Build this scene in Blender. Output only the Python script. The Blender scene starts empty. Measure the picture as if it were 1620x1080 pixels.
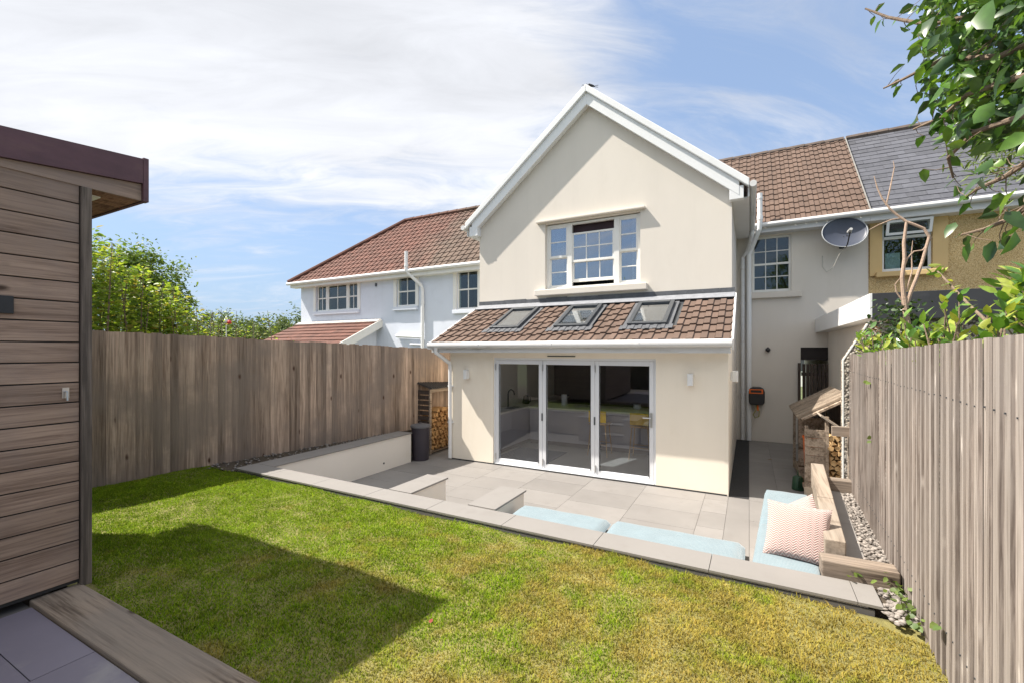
import bpy, math, random
import numpy as np
from mathutils import Vector, Matrix
random.seed(7); RNG = np.random.default_rng(11)
SC = bpy.context.scene; COL = SC.collection

# ------------------------------------------------------------------ camera
cam = bpy.data.cameras.new('camera'); camo = bpy.data.objects.new('camera', cam); COL.objects.link(camo)
camo.location = (0, 0, 2.23); camo.rotation_euler = (math.radians(90), 0, math.radians(27.875))
cam.sensor_width = 36; cam.lens = 36*709/1620; cam.shift_y = 15/1620
cam.clip_start = 0.05; cam.clip_end = 2000
SC.camera = camo
# ------------------------------------------------------------------ light
SUN = Vector((.71, .245, -1.0)).normalized()
sl = bpy.data.lights.new('sun', 'SUN'); sl.energy = 4.5; sl.angle = math.radians(.53); sl.color = (1, .925, .82)
so = bpy.data.objects.new('sun', sl); COL.objects.link(so)
so.rotation_euler = SUN.to_track_quat('-Z', 'Y').to_euler(); so.location = (-14, -4, 20)
SC.view_settings.view_transform = 'Standard'; SC.view_settings.look = 'None'
SC.view_settings.gamma = 1; SC.view_settings.exposure = 1.07
# ------------------------------------------------------------------ node helpers
class NT:
    def __init__(s, tree): s.t = tree
    def n(s, typ, **kw):
        nd = s.t.nodes.new(typ)
        for k, v in kw.items():
            if k.startswith('_'): setattr(nd, k[1:], v)
            else:
                key = int(k[1:]) if k[0] == 'i' and k[1:].isdigit() else k.replace('__', ' ')
                s.set(nd.inputs[key], v)
        return nd
    def set(s, inp, v):
        if hasattr(v, 'is_output') or isinstance(v, bpy.types.NodeSocket): s.t.links.new(v, inp)
        else:
            if hasattr(inp, 'default_value') and isinstance(v, (tuple, list)) and len(inp.default_value) == 4 and len(v) == 3: v = (*v, 1)
            inp.default_value = v
    def math(s, op, a, b=0.0, c=0.0, clamp=False):
        nd = s.t.nodes.new('ShaderNodeMath'); nd.operation = op; nd.use_clamp = clamp
        s.set(nd.inputs[0], a); s.set(nd.inputs[1], b); s.set(nd.inputs[2], c); return nd.outputs[0]
    def ramp(s, f, lo, hi, a=0.0, b=1.0):
        nd = s.t.nodes.new('ShaderNodeMapRange'); nd.interpolation_type = 'SMOOTHSTEP'
        for i, v in enumerate((f, lo, hi, a, b)): s.set(nd.inputs[i], v)
        return nd.outputs[0]
    def lin(s, f, lo, hi, a=0.0, b=1.0):
        nd = s.t.nodes.new('ShaderNodeMapRange')
        for i, v in enumerate((f, lo, hi, a, b)): s.set(nd.inputs[i], v)
        return nd.outputs[0]
    def mix(s, f, a, b, blend='MIX'):
        nd = s.t.nodes.new('ShaderNodeMix'); nd.data_type = 'RGBA'; nd.blend_type = blend
        s.set(nd.inputs[0], f); s.set(nd.inputs[6], a); s.set(nd.inputs[7], b); return nd.outputs[2]
    def noise(s, vec, scale, detail=4, rough=.55, dist=0.0):
        nd = s.t.nodes.new('ShaderNodeTexNoise'); s.set(nd.inputs['Vector'], vec)
        nd.inputs['Scale'].default_value = scale; nd.inputs['Detail'].default_value = detail
        nd.inputs['Roughness'].default_value = rough; nd.inputs['Distortion'].default_value = dist
        return nd.outputs[0]
    def vmath(s, op, a, b):
        nd = s.t.nodes.new('ShaderNodeVectorMath'); nd.operation = op; s.set(nd.inputs[0], a); s.set(nd.inputs[1], b); return nd.outputs[0]
    def scale(s, c, f):
        nd = s.t.nodes.new('ShaderNodeVectorMath'); nd.operation = 'SCALE'; s.set(nd.inputs[0], c); s.set(nd.inputs[3], f); return nd.outputs[0]
    def comb(s, x, y, z):
        nd = s.t.nodes.new('ShaderNodeCombineXYZ')
        for i, v in enumerate((x, y, z)): s.set(nd.inputs[i], v)
        return nd.outputs[0]
    def sep(s, v):
        nd = s.t.nodes.new('ShaderNodeSeparateXYZ'); s.set(nd.inputs[0], v); return nd.outputs
# ------------------------------------------------------------------ world: sky + real cloud layer by direction
W = bpy.data.worlds.new('World'); SC.world = W; W.use_nodes = True
W.node_tree.nodes.clear(); w = NT(W.node_tree)
sky = w.n('ShaderNodeTexSky', _sky_type='NISHITA', _sun_disc=False, _sun_elevation=math.radians(53.5),
          _sun_rotation=math.radians(-106.5), _air_density=1.0, _dust_density=.6, _ozone_density=1.6)
d = w.n('ShaderNodeTexCoord').outputs['Generated']; dx, dy, dz = w.sep(d)
zz = w.math('ADD', w.math('MAXIMUM', dz, 0.0), .22)
cx, cy = w.math('DIVIDE', dx, zz), w.math('DIVIDE', dy, zz)
# rotate so that streaks run along one heading
ca, sa = math.cos(math.radians(35)), math.sin(math.radians(35))
u = w.math('ADD', w.math('MULTIPLY', cx, ca), w.math('MULTIPLY', cy, sa))
v = w.math('SUBTRACT', w.math('MULTIPLY', cy, ca), w.math('MULTIPLY', cx, sa))
cv = w.comb(w.math('MULTIPLY', u, .55), w.math('MULTIPLY', v, 1.5), 3.7)
n1 = w.noise(cv, .9, 9, .55, .5)
n2 = w.noise(w.comb(w.math('MULTIPLY', u, .9), w.math('MULTIPLY', v, 2.4), 9.1), 1.5, 10, .65, .9)
A = Vector((-1.05, .70, .62)).normalized()
dot = w.math('ADD', w.math('ADD', w.math('MULTIPLY', dx, A.x), w.math('MULTIPLY', dy, A.y)), w.math('MULTIPLY', dz, A.z))
cover = w.math('MULTIPLY', w.ramp(dot, .62, .97), w.ramp(dz, .14, .34))
fine = w.noise(w.comb(w.math('MULTIPLY', u, 1.2), w.math('MULTIPLY', v, 3.6), 5.2), 2.2, 9, .62, .8)
nn = w.math('ADD', w.math('MULTIPLY', n1, .72), w.math('MULTIPLY', fine, .28))
bank = w.ramp(w.math('ADD', nn, w.math('MULTIPLY', cover, .34)), .58, .80)
wisp = w.math('MULTIPLY', w.ramp(n2, .45, .77), .58)
cl = w.math('MAXIMUM', bank, wisp, clamp=True)
shade = w.math('ADD', .42, w.math('MULTIPLY', w.math('ADD', w.math('MULTIPLY', w.noise(cv, 1.5, 6, .5, .3), .7), w.math('MULTIPLY', fine, .3)), 1.25))
ccol = w.scale((4.0, 4.1, 4.35), shade)
skyc = w.mix(.62, sky.outputs[0], (1.95, 2.65, 3.95))
hz = w.ramp(dz, .30, .0)
skyc = w.mix(w.math('MULTIPLY', hz, .85), skyc, (2.2, 3.0, 4.05))
mixc = w.mix(cl, skyc, ccol)
# added fill for the facade: unseen sky brightened behind the viewer, overhead, round the sun
south = w.math('MULTIPLY', w.ramp(w.math('MULTIPLY', dy, -1.0), .05, .55), w.ramp(dz, .26, .50))
sdot = w.math('SUBTRACT', 0.0, w.math('ADD', w.math('ADD', w.math('MULTIPLY', dx, SUN.x), w.math('MULTIPLY', dy, SUN.y)), w.math('MULTIPLY', dz, SUN.z)))
sky_fill = w.math('MULTIPLY', w.math('MAXIMUM', w.math('MAXIMUM', south, w.ramp(sdot, .84, 1.0)), w.ramp(dz, .70, .88)), w.lin(n1, .3, .7, .75, 1.0), clamp=True)
mixc = w.mix(w.math('MULTIPLY', sky_fill, .9), mixc, (6.6, 6.5, 6.2))
bg = w.n('ShaderNodeBackground', Color=mixc, Strength=.10)
w.t.links.new(bg.outputs[0], w.n('ShaderNodeOutputWorld').inputs[0])

# ------------------------------------------------------------------ materials
MATS = {}
def new_mat(name):
    m = bpy.data.materials.new(name); m.use_nodes = True; m.node_tree.nodes.clear(); t = NT(m.node_tree)
    out = t.n('ShaderNodeOutputMaterial'); b = t.n('ShaderNodeBsdfPrincipled'); t.t.links.new(b.outputs[0], out.inputs[0])
    MATS[name] = m; return m, t, b, out
def bump(t, b, h, strength, dist=.01):
    nd = t.n('ShaderNodeBump', Strength=strength, Distance=dist, Height=h); t.t.links.new(nd.outputs[0], b.inputs['Normal'])
def pos(t): return t.n('ShaderNodeNewGeometry').outputs['Position']
def island(t): return t.n('ShaderNodeNewGeometry').outputs['Random Per Island']
def plain(name, col, rough=.6, var=.12, scale=2.5, isl=0.0, bmp=0.0, bscale=60, metal=0.0, spec=.5, dirt=None, dirt_amt=.0, stretch=(1, 1, 1), bdist=.01, streak=0.0):
    m, t, b, o = new_mat(name); p = pos(t); pm = t.vmath('MULTIPLY', p, stretch)
    f = t.noise(pm, scale, 6, .6); k = t.lin(f, .25, .75, 1-var, 1+var)
    if isl: k = t.math('MULTIPLY', k, t.lin(island(t), 0, 1, 1-isl, 1+isl))
    c = t.scale(col, k)
    if dirt: c = t.mix(t.math('MULTIPLY', t.ramp(t.noise(pm, scale*1.7, 8, .65), .52, .72), dirt_amt), c, dirt)
    if streak: c = t.scale(c, t.lin(t.ramp(t.noise(t.vmath('MULTIPLY', p, (5.5, 5.5, .28)), 1.0, 6, .6), .50, .74), 0, 1, 1.0, 1-streak))
    t.set(b.inputs['Base Color'], c); b.inputs['Roughness'].default_value = rough
    b.inputs['Metallic'].default_value = metal; b.inputs['Specular IOR Level'].default_value = spec
    if bmp: bump(t, b, t.noise(p, bscale, 4, .6), bmp, bdist)
    return m
def wood(name, dark, light, axis, fine=55, isl=.18, knots=.0, kcol=(.05, .03, .02), grey=None, bmp=.35, rough=.8, kscale=2.2, flat='x', con=(.41, .63)):
    m, t, b, o = new_mat(name); p = pos(t); r = island(t)
    p2 = t.vmath('ADD', p, t.scale((17.3, 9.1, 31.7), r))
    st = [1, 1, 1]; st['xyz'.index(axis)] = .035
    wob = t.noise(t.vmath('MULTIPLY', p2, [1 if q == 1 else .35 for q in st]), 5, 2)
    pg = t.vmath('ADD', t.vmath('MULTIPLY', p2, st), t.scale((.02, .02, .02), wob))
    g = t.noise(pg, fine, 7, .65); g2 = t.noise(pg, fine*.2, 4, .6)
    c = t.mix(t.ramp(t.math('ADD', t.math('MULTIPLY', g, .6), t.math('MULTIPLY', g2, .5)), con[0], con[1]), dark, light)
    c = t.scale(c, t.lin(r, 0, 1, 1-isl, 1+isl))
    if grey: c = t.mix(t.ramp(t.noise(p, 1.1, 6, .6), .42, .66, 0, .75), c, grey)
    h = g
    if knots:
        sk = [1, 1, 1]; sk['xyz'.index(axis)] = .42; sk['xyz'.index(flat)] = 0.0
        vo = t.n('ShaderNodeTexVoronoi', Scale=kscale*3, Vector=t.vmath('MULTIPLY', p2, sk))
        sel = t.math('GREATER_THAN', t.sep(vo.outputs['Color'])[0], 1-knots)
        dd = t.math('ADD', vo.outputs['Distance'], t.math('MULTIPLY', t.noise(p2, 30, 3), .05))
        c = t.mix(t.math('MULTIPLY', t.ramp(dd, .20, .07), sel), c, kcol)
    t.set(b.inputs['Base Color'], c); b.inputs['Roughness'].default_value = rough; b.inputs['Specular IOR Level'].default_value = .25
    bump(t, b, h, bmp, .004); return m
def leafmat(name, cols, trans=.35, rough=.4, spec=.4):
    m, t, b, o = new_mat(name); r = island(t)
    cr = t.n('ShaderNodeValToRGB', Fac=r); e = cr.color_ramp.elements
    e[0].color = (*cols[0], 1); e[1].color = (*cols[-1], 1)
    for i, q in enumerate(cols[1:-1]): el = e.new((i+1)/(len(cols)-1)); el.color = (*q, 1)
    c = t.scale(cr.outputs[0], t.lin(t.noise(pos(t), 25, 2), .3, .7, .8, 1.2))
    t.set(b.inputs['Base Color'], c); b.inputs['Roughness'].default_value = rough; b.inputs['Specular IOR Level'].default_value = spec
    tr = t.n('ShaderNodeBsdfTranslucent', Color=t.vmath('MULTIPLY', c, (1.5, 1.45, .7)))
    mx = t.n('ShaderNodeMixShader', Fac=trans); t.t.links.new(b.outputs[0], mx.inputs[1]); t.t.links.new(tr.outputs[0], mx.inputs[2])
    t.t.links.new(mx.outputs[0], o.inputs[0]); return m
def glassmat(name, tint, base=.05, edge=.8):
    m, t, b, o = new_mat(name); t.t.nodes.remove(b)
    lw = t.n('ShaderNodeLayerWeight', Blend=.5).outputs['Facing']
    f = t.math('ADD', base, t.math('MULTIPLY', t.math('POWER', lw, 4.0), edge), clamp=True)
    bp = t.n('ShaderNodeBump', Strength=.03, Distance=.01, Height=t.noise(pos(t), 1.3, 1))
    gl = t.n('ShaderNodeBsdfGlossy', Roughness=.0, Color=(.95, .97, 1)); t.t.links.new(bp.outputs[0], gl.inputs['Normal'])
    tp = t.n('ShaderNodeBsdfTransparent', Color=tint)
    mx = t.n('ShaderNodeMixShader', Fac=f); t.t.links.new(tp.outputs[0], mx.inputs[1]); t.t.links.new(gl.outputs[0], mx.inputs[2])
    t.t.links.new(mx.outputs[0], o.inputs[0]); return m
CREAM = plain('cream_render', (.695, .645, .58), .85, .05, .8, bmp=.25, bscale=140, dirt=(.63, .575, .505), dirt_amt=.4, streak=.022, stretch=(1, 1, .45), bdist=.004)  # gable tone darkened in colour to offset the strong sky light on it
CREAMX = plain('cream_render_bounce_brightened', (.87, .80, .69), .85, .045, .9, bmp=.25, bscale=140, dirt=(.78, .69, .56), dirt_amt=.4, stretch=(1, 1, .5), bdist=.004, streak=.018)  # same cream, brightened and warmed in colour to stand for patio bounce light
CREAM2 = plain('cream_wall_paint', (.81, .75, .67), .8, .03, 1.2, bmp=.15, bscale=160, dirt=(.68, .60, .49), dirt_amt=.25, bdist=.004)
PALE = plain('pale_blue_white_render', (.69, .735, .83), .85, .03, 1.0, bmp=.2, bscale=120, dirt=(.60, .635, .71), dirt_amt=.35, streak=.06, bdist=.004)
WHITE = plain('white_upvc', (.80, .81, .82), .35, .03, 2, dirt=(.66, .65, .62), dirt_amt=.18)
WHITEW = plain('white_painted_wood', (.80, .79, .76), .5, .04, 3, dirt=(.62, .58, .52), dirt_amt=.25)
GUTTER = plain('weathered_gutter', (.66, .66, .66), .45, .08, 2, dirt=(.42, .40, .36), dirt_amt=.5, stretch=(.5, .5, 3))
ALU = plain('white_aluminium_door', (.74, .76, .80), .35, .02, 2)
LEAD = plain('lead_flashing', (.095, .10, .112), .65, .25, 6, bmp=.4, bscale=14, dirt=(.17, .175, .19), dirt_amt=.5)
DARKMETAL = plain('dark_grey_metal', (.075, .082, .092), .35, .1, 4, metal=.3)
STEEL = plain('brushed_steel', (.55, .55, .55), .3, .05, 5, metal=.9)
BLACK = plain('black_plastic', (.02, .02, .022), .45, .15, 4)
SLATE = plain('blue_grey_slate', (.078, .081, .098), .7, .15, 5, isl=.22, bmp=.25, bscale=30, dirt=(.145, .15, .165), dirt_amt=.4)
TILE_BROWN = plain('brown_concrete_tile', (.128, .084, .064), .9, .15, 3, isl=.13, bmp=.5, bscale=90, dirt=(.075, .055, .045), dirt_amt=.5, bdist=.006)
def tile_red():
    m, t, b, o = new_mat('red_lichened_tile'); p = pos(t); x, y, z = t.sep(p)
    f = t.ramp(t.math('ADD', x, t.math('MULTIPLY', t.noise(p, .9, 6, .6), 5)), -9.8, -6.6)
    c = t.mix(f, (.125, .050, .035), (.108, .073, .054))
    c = t.scale(c, t.math('MULTIPLY', t.lin(island(t), 0, 1, .80, 1.18), t.lin(t.noise(p, 3, 7, .65), .3, .7, .8, 1.2)))
    t.set(b.inputs['Base Color'], c); b.inputs['Roughness'].default_value = .85; bump(t, b, t.noise(p, 80, 4), .4, .006); return m
TILE_RED = tile_red()
RIDGE = plain('brown_ridge_mortar', (.13, .10, .085), .9, .3, 5)
PORCELAIN = plain('grey_porcelain_slab', (.235, .222, .213), .6, .08, 2.2, isl=.09, bmp=.08, bscale=40, dirt=(.20, .185, .175), dirt_amt=.5)
COPING = plain('pale_grey_coping', (.24, .227, .217), .62, .05, 2.2, isl=.05, bmp=.08, bscale=40, dirt=(.205, .19, .18), dirt_amt=.5)
COPEDGE = plain('dark_sawn_edge', (.12, .115, .11), .8, .1, 6)
DECKSLAB = plain('blue_grey_deck_slab', (.165, .152, .195), .5, .10, 1.5, isl=.05, dirt=(.30, .29, .28), dirt_amt=.5)
GROUT = plain('grey_grout', (.12, .11, .105), .9, .1, 8)
DRAIN = plain('dark_drainage_strip', (.025, .025, .028), .8, .3, 30, bmp=.6, bscale=120)
FENCE_L = wood('weathered_brown_fence_board', (.18, .124, .088), (.50, .375, .285), 'z', 60, .38, .09, (.09, .045, .03), (.25, .20, .165), con=(.37, .70))
FENCE_R = wood('pale_grey_fence_board', (.15, .122, .106), (.385, .338, .305), 'z', 75, .18, .30, (.55, .50, .46), (.30, .268, .247))
SHEDW = wood('greying_shed_plank', (.175, .116, .088), (.41, .298, .23), 'y', 70, .16, .2, (.07, .045, .034), (.265, .208, .182), con=(.36, .70))
POSTW = wood('weathered_post_timber', (.085, .07, .06), (.20, .165, .14), 'z', 45, .08)
SLEEP_X = wood('weathered_sleeper_timber', (.085, .062, .047), (.30, .24, .19), 'x', 55, .10, .12, (.06, .045, .035), (.21, .18, .155), .7, flat='z')
SLEEP_Y = wood('pale_sleeper_timber', (.16, .125, .095), (.37, .305, .245), 'y', 34, .10, .1, (.10, .07, .05), (.30, .26, .22), .6)
ROUGHW = wood('rough_board', (.16, .12, .085), (.40, .32, .25), 'y', 40, .2, .1, (.08, .05, .03))
BATTEN = wood('slatted_batten_timber', (.15, .085, .06), (.29, .175, .12), 'x', 40, .2)
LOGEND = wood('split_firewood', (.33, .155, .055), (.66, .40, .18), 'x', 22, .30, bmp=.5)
LOGENDY = wood('split_firewood_sun_brightened', (.40, .22, .085), (.72, .50, .26), 'y', 22, .30, bmp=.5)  # firewood copy with the sunlight put into its brighter colour
FASCIA = plain('purple_brown_fascia_felt', (.105, .050, .060), .55, .35, 2.6, bmp=.15, bscale=14, stretch=(1, .8, 2), dirt=(.15, .085, .075), dirt_amt=.5)
STONE = plain('pale_gravel_stone', (.235, .21, .19), .8, .1, 10, isl=.45)
SOIL = plain('dark_soil', (.065, .05, .035), .95, .3, 12, bmp=.6, bscale=40)
TURF = plain('turf_soil', (.20, .18, .06), .95, .3, 12, bmp=.8, bscale=60)
CUSH = None
BARK = plain('grey_brown_bark', (.20, .145, .105), .9, .3, 12, bmp=.8, bscale=50, stretch=(1, 1, .3))
BARKP = plain('pale_pinkish_bark', (.43, .31, .235), .85, .25, 14, bmp=.7, bscale=50, stretch=(1, 1, .3))
PANE = glassmat('window_glass', (.80, .86, .84), .055, .85)
PANE_UP = glassmat('reflective_window_glass', (.60, .66, .70), .30, .65)
DOORGLASS = glassmat('door_glass', (.93, .94, .95), .05, .7)
ROOM = plain('dim_room_plaster', (.16, .15, .14), .9, .1, 1)
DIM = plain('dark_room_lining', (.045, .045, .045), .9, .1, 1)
BLIND = plain('dark_plum_blind', (.055, .03, .038), .8, .1, 4)
CURTAIN = plain('white_curtain', (.66, .65, .64), .9, .1, 14, stretch=(1, 1, .05))
KWALL = plain('kitchen_wall_paint', (.82, .78, .71), .8, .03, 1)
KDARK = plain('dark_plinth_and_room_shade', (.12, .09, .095), .45, .2, 1.5)  # dimness of the room put into the back wall colour; plinths share it
KUNIT = plain('lilac_grey_cabinet', (.46, .435, .475), .45, .04, 1)
KTOP = plain('pale_worktop', (.80, .76, .70), .25, .05, 3)
KFLOOR = plain('kitchen_floor_tile', (.55, .51, .48), .4, .08, 2)
YELLOW = plain('mustard_yellow_plastic', (.70, .42, .03), .4, .05, 3)
BEECH = plain('pale_beech_wood', (.52, .33, .17), .5, .12, 12)
ORANGE = plain('orange_plastic', (.75, .14, .015), .4, .08, 4)
BINM = plain('dark_plum_bin_plastic', (.036, .030, .042), .5, .12, 3)
BINL = plain('grey_bin_lid', (.115, .115, .125), .5, .12, 3)
GREENM = plain('dark_green_plastic', (.02, .07, .035), .5, .12, 3)
DISHM = plain('grey_blue_dish_steel', (.055, .065, .095), .45, .12, 2)
GATEW = wood('dark_gate_board', (.035, .026, .022), (.085, .065, .055), 'z', 50, .12)
DKFASC = plain('charcoal_fascia', (.040, .043, .050), .6, .25, 3, dirt=(.075, .078, .088), dirt_amt=.5)
RUGM = None
def pebbledash(name, c1, c2, sc, cdark):
    m, t, b, o = new_mat(name); p = pos(t)
    vo = t.n('ShaderNodeTexVoronoi', Scale=sc, Vector=p)
    r = t.sep(vo.outputs['Color'])[0]; c = t.mix(r, c1, c2)
    c = t.mix(t.ramp(vo.outputs['Distance'], .35, .75), c, cdark)
    c = t.scale(c, t.lin(t.noise(p, 1.5, 5), .3, .7, .88, 1.12))
    t.set(b.inputs['Base Color'], c); b.inputs['Roughness'].default_value = .9
    bump(t, b, t.math('SUBTRACT', 1.0, vo.outputs['Distance']), .9, .012); return m
PEB_OR = pebbledash('ochre_pebbledash', (.70, .50, .235), (.80, .62, .34), 58, (.50, .33, .145))
PEB_GR = pebbledash('grey_brown_pebbledash', (.40, .33, .26), (.62, .57, .50), 34, (.10, .085, .07))
OCHRE = plain('smooth_ochre_band', (.66, .465, .22), .85, .05, 2, bmp=.15, bscale=90)
def cushmat():
    m, t, b, o = new_mat('pale_blue_woven_fabric'); p = pos(t); x, y, z = t.sep(p)
    q = t.math('MULTIPLY', t.math('SINE', t.math('MULTIPLY', t.math('ADD', x, y), 330)), t.math('SINE', t.math('MULTIPLY', t.math('SUBTRACT', x, y), 330)))
    c = t.mix(t.ramp(t.math('ADD', q, t.math('MULTIPLY', t.noise(p, 60, 3), .8)), .0, .8), (.14, .21, .255), (.26, .325, .355))
    c = t.scale(c, t.lin(t.noise(p, 6, 3), .3, .7, .93, 1.05))
    t.set(b.inputs['Base Color'], c); b.inputs['Roughness'].default_value = .9; b.inputs['Sheen Weight'].default_value = .3
    bump(t, b, t.math('ADD', q, t.noise(p, 14, 3)), .35, .006); return m
CUSH = cushmat()
def pillowmat():
    m, t, b, o = new_mat('pink_chevron_knit'); tc = t.n('ShaderNodeTexCoord').outputs['Object']; x, y, z = t.sep(tc)
    zig = t.math('PINGPONG', t.math('ADD', x, 1.0), .024)
    s = t.math('SINE', t.math('MULTIPLY', t.math('ADD', y, t.math('MULTIPLY', zig, .9)), 330))
    k = t.math('ADD', s, t.math('MULTIPLY', t.noise(tc, 50, 3), .6))
    c = t.mix(t.ramp(k, -.1, .8), (.36, .225, .205), (.50, .42, .40))
    t.set(b.inputs['Base Color'], c); b.inputs['Roughness'].default_value = .95; b.inputs['Sheen Weight'].default_value = .3
    bump(t, b, k, .5, .006); return m
PILLOW = pillowmat()
def rugmat():
    m, t, b, o = new_mat('dotted_grey_rug'); p = pos(t)
    vo = t.n('ShaderNodeTexVoronoi', Scale=16, Vector=p, Randomness=.15)
    c = t.mix(t.ramp(vo.outputs['Distance'], .30, .42), (.10, .10, .13), (.38, .37, .40))
    t.set(b.inputs['Base Color'], c); b.inputs['Roughness'].default_value = .95; return m
RUGM = rugmat()
def grassmat():
    m, t, b, o = new_mat('lawn_grass_blades'); p = pos(t); x, y, z = t.sep(p); r = island(t)
    n = t.noise(p, 1.5, 6, .68); n_2 = t.noise(t.vmath('ADD', p, (7, 3, 0)), 3.6, 5, .65)
    dry = t.math('ADD', t.math('ADD', t.math('MULTIPLY', n, .75), t.math('MULTIPLY', n_2, .5)), t.lin(x, -5.0, 1.0, -.12, .16))
    dry = t.ramp(dry, .575, .79)
    dry = t.math('ADD', t.math('MULTIPLY', dry, .78), t.math('MULTIPLY', t.math('GREATER_THAN', r, .93), .28), clamp=True)
    r2 = t.math('FRACT', t.math('MULTIPLY', r, 37.7))
    g = t.mix(r2, (.085, .185, .007), (.30, .40, .020)); s = t.mix(r2, (.30, .20, .042), (.47, .345, .10))
    c = t.mix(dry, g, s)
    c = t.scale(c, t.lin(t.noise(p, 4, 5, .65), .3, .7, .68, 1.25))
    t.set(b.inputs['Base Color'], c); b.inputs['Roughness'].default_value = .7; b.inputs['Specular IOR Level'].default_value = .06
    nd = t.vmath('NORMALIZE', t.vmath('ADD', t.scale(t.n('ShaderNodeNewGeometry').outputs['Normal'], .45), (0, 0, 1)), (0, 0, 0)); t.set(b.inputs['Normal'], nd)
    tr = t.n('ShaderNodeBsdfTranslucent', Color=t.scale(c, 1.2))
    mx = t.n('ShaderNodeMixShader', Fac=.3); t.t.links.new(b.outputs[0], mx.inputs[1]); t.t.links.new(tr.outputs[0], mx.inputs[2])
    t.t.links.new(mx.outputs[0], o.inputs[0]); return m
GRASS = grassmat()
L_NEAR = leafmat('large_glossy_leaf', [(.028, .075, .018), (.05, .12, .022), (.08, .18, .028), (.16, .28, .036), (.05, .095, .04), (.03, .075, .018)], .28, .33, .6)
L_LAUREL = leafmat('laurel_leaf', [(.06, .14, .03), (.10, .22, .035), (.18, .31, .05), (.42, .46, .08), (.07, .13, .04)], .3, .3, .6)
L_YELLOW = leafmat('yellow_green_leaf', [(.085, .15, .03), (.15, .24, .035), (.22, .32, .045), (.31, .39, .065), (.26, .21, .06)], .45, .45)
L_MID = leafmat('mid_green_leaf', [(.07, .12, .035), (.11, .17, .04), (.16, .22, .05), (.10, .135, .05)], .3, .5)
L_FAR = leafmat('distant_green_leaf', [(.07, .105, .04), (.10, .145, .048), (.135, .18, .06), (.085, .115, .055)], .3, .6)
L_TREE = leafmat('fresh_mid_green_leaf', [(.075, .125, .03), (.11, .18, .035), (.17, .25, .045), (.10, .15, .04)], .35, .5)
L_RED = leafmat('orange_red_leaf', [(.35, .08, .03), (.45, .18, .04), (.30, .26, .05), (.16, .20, .04), (.50, .28, .05)], .35, .5)
L_DARK = leafmat('dark_ivy_leaf', [(.02, .045, .014), (.035, .07, .02), (.05, .10, .025), (.10, .13, .05)], .2, .35, .5)
L_BROWN = leafmat('dead_brown_leaf', [(.16, .09, .05), (.24, .14, .07)], .2, .7)

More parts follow.
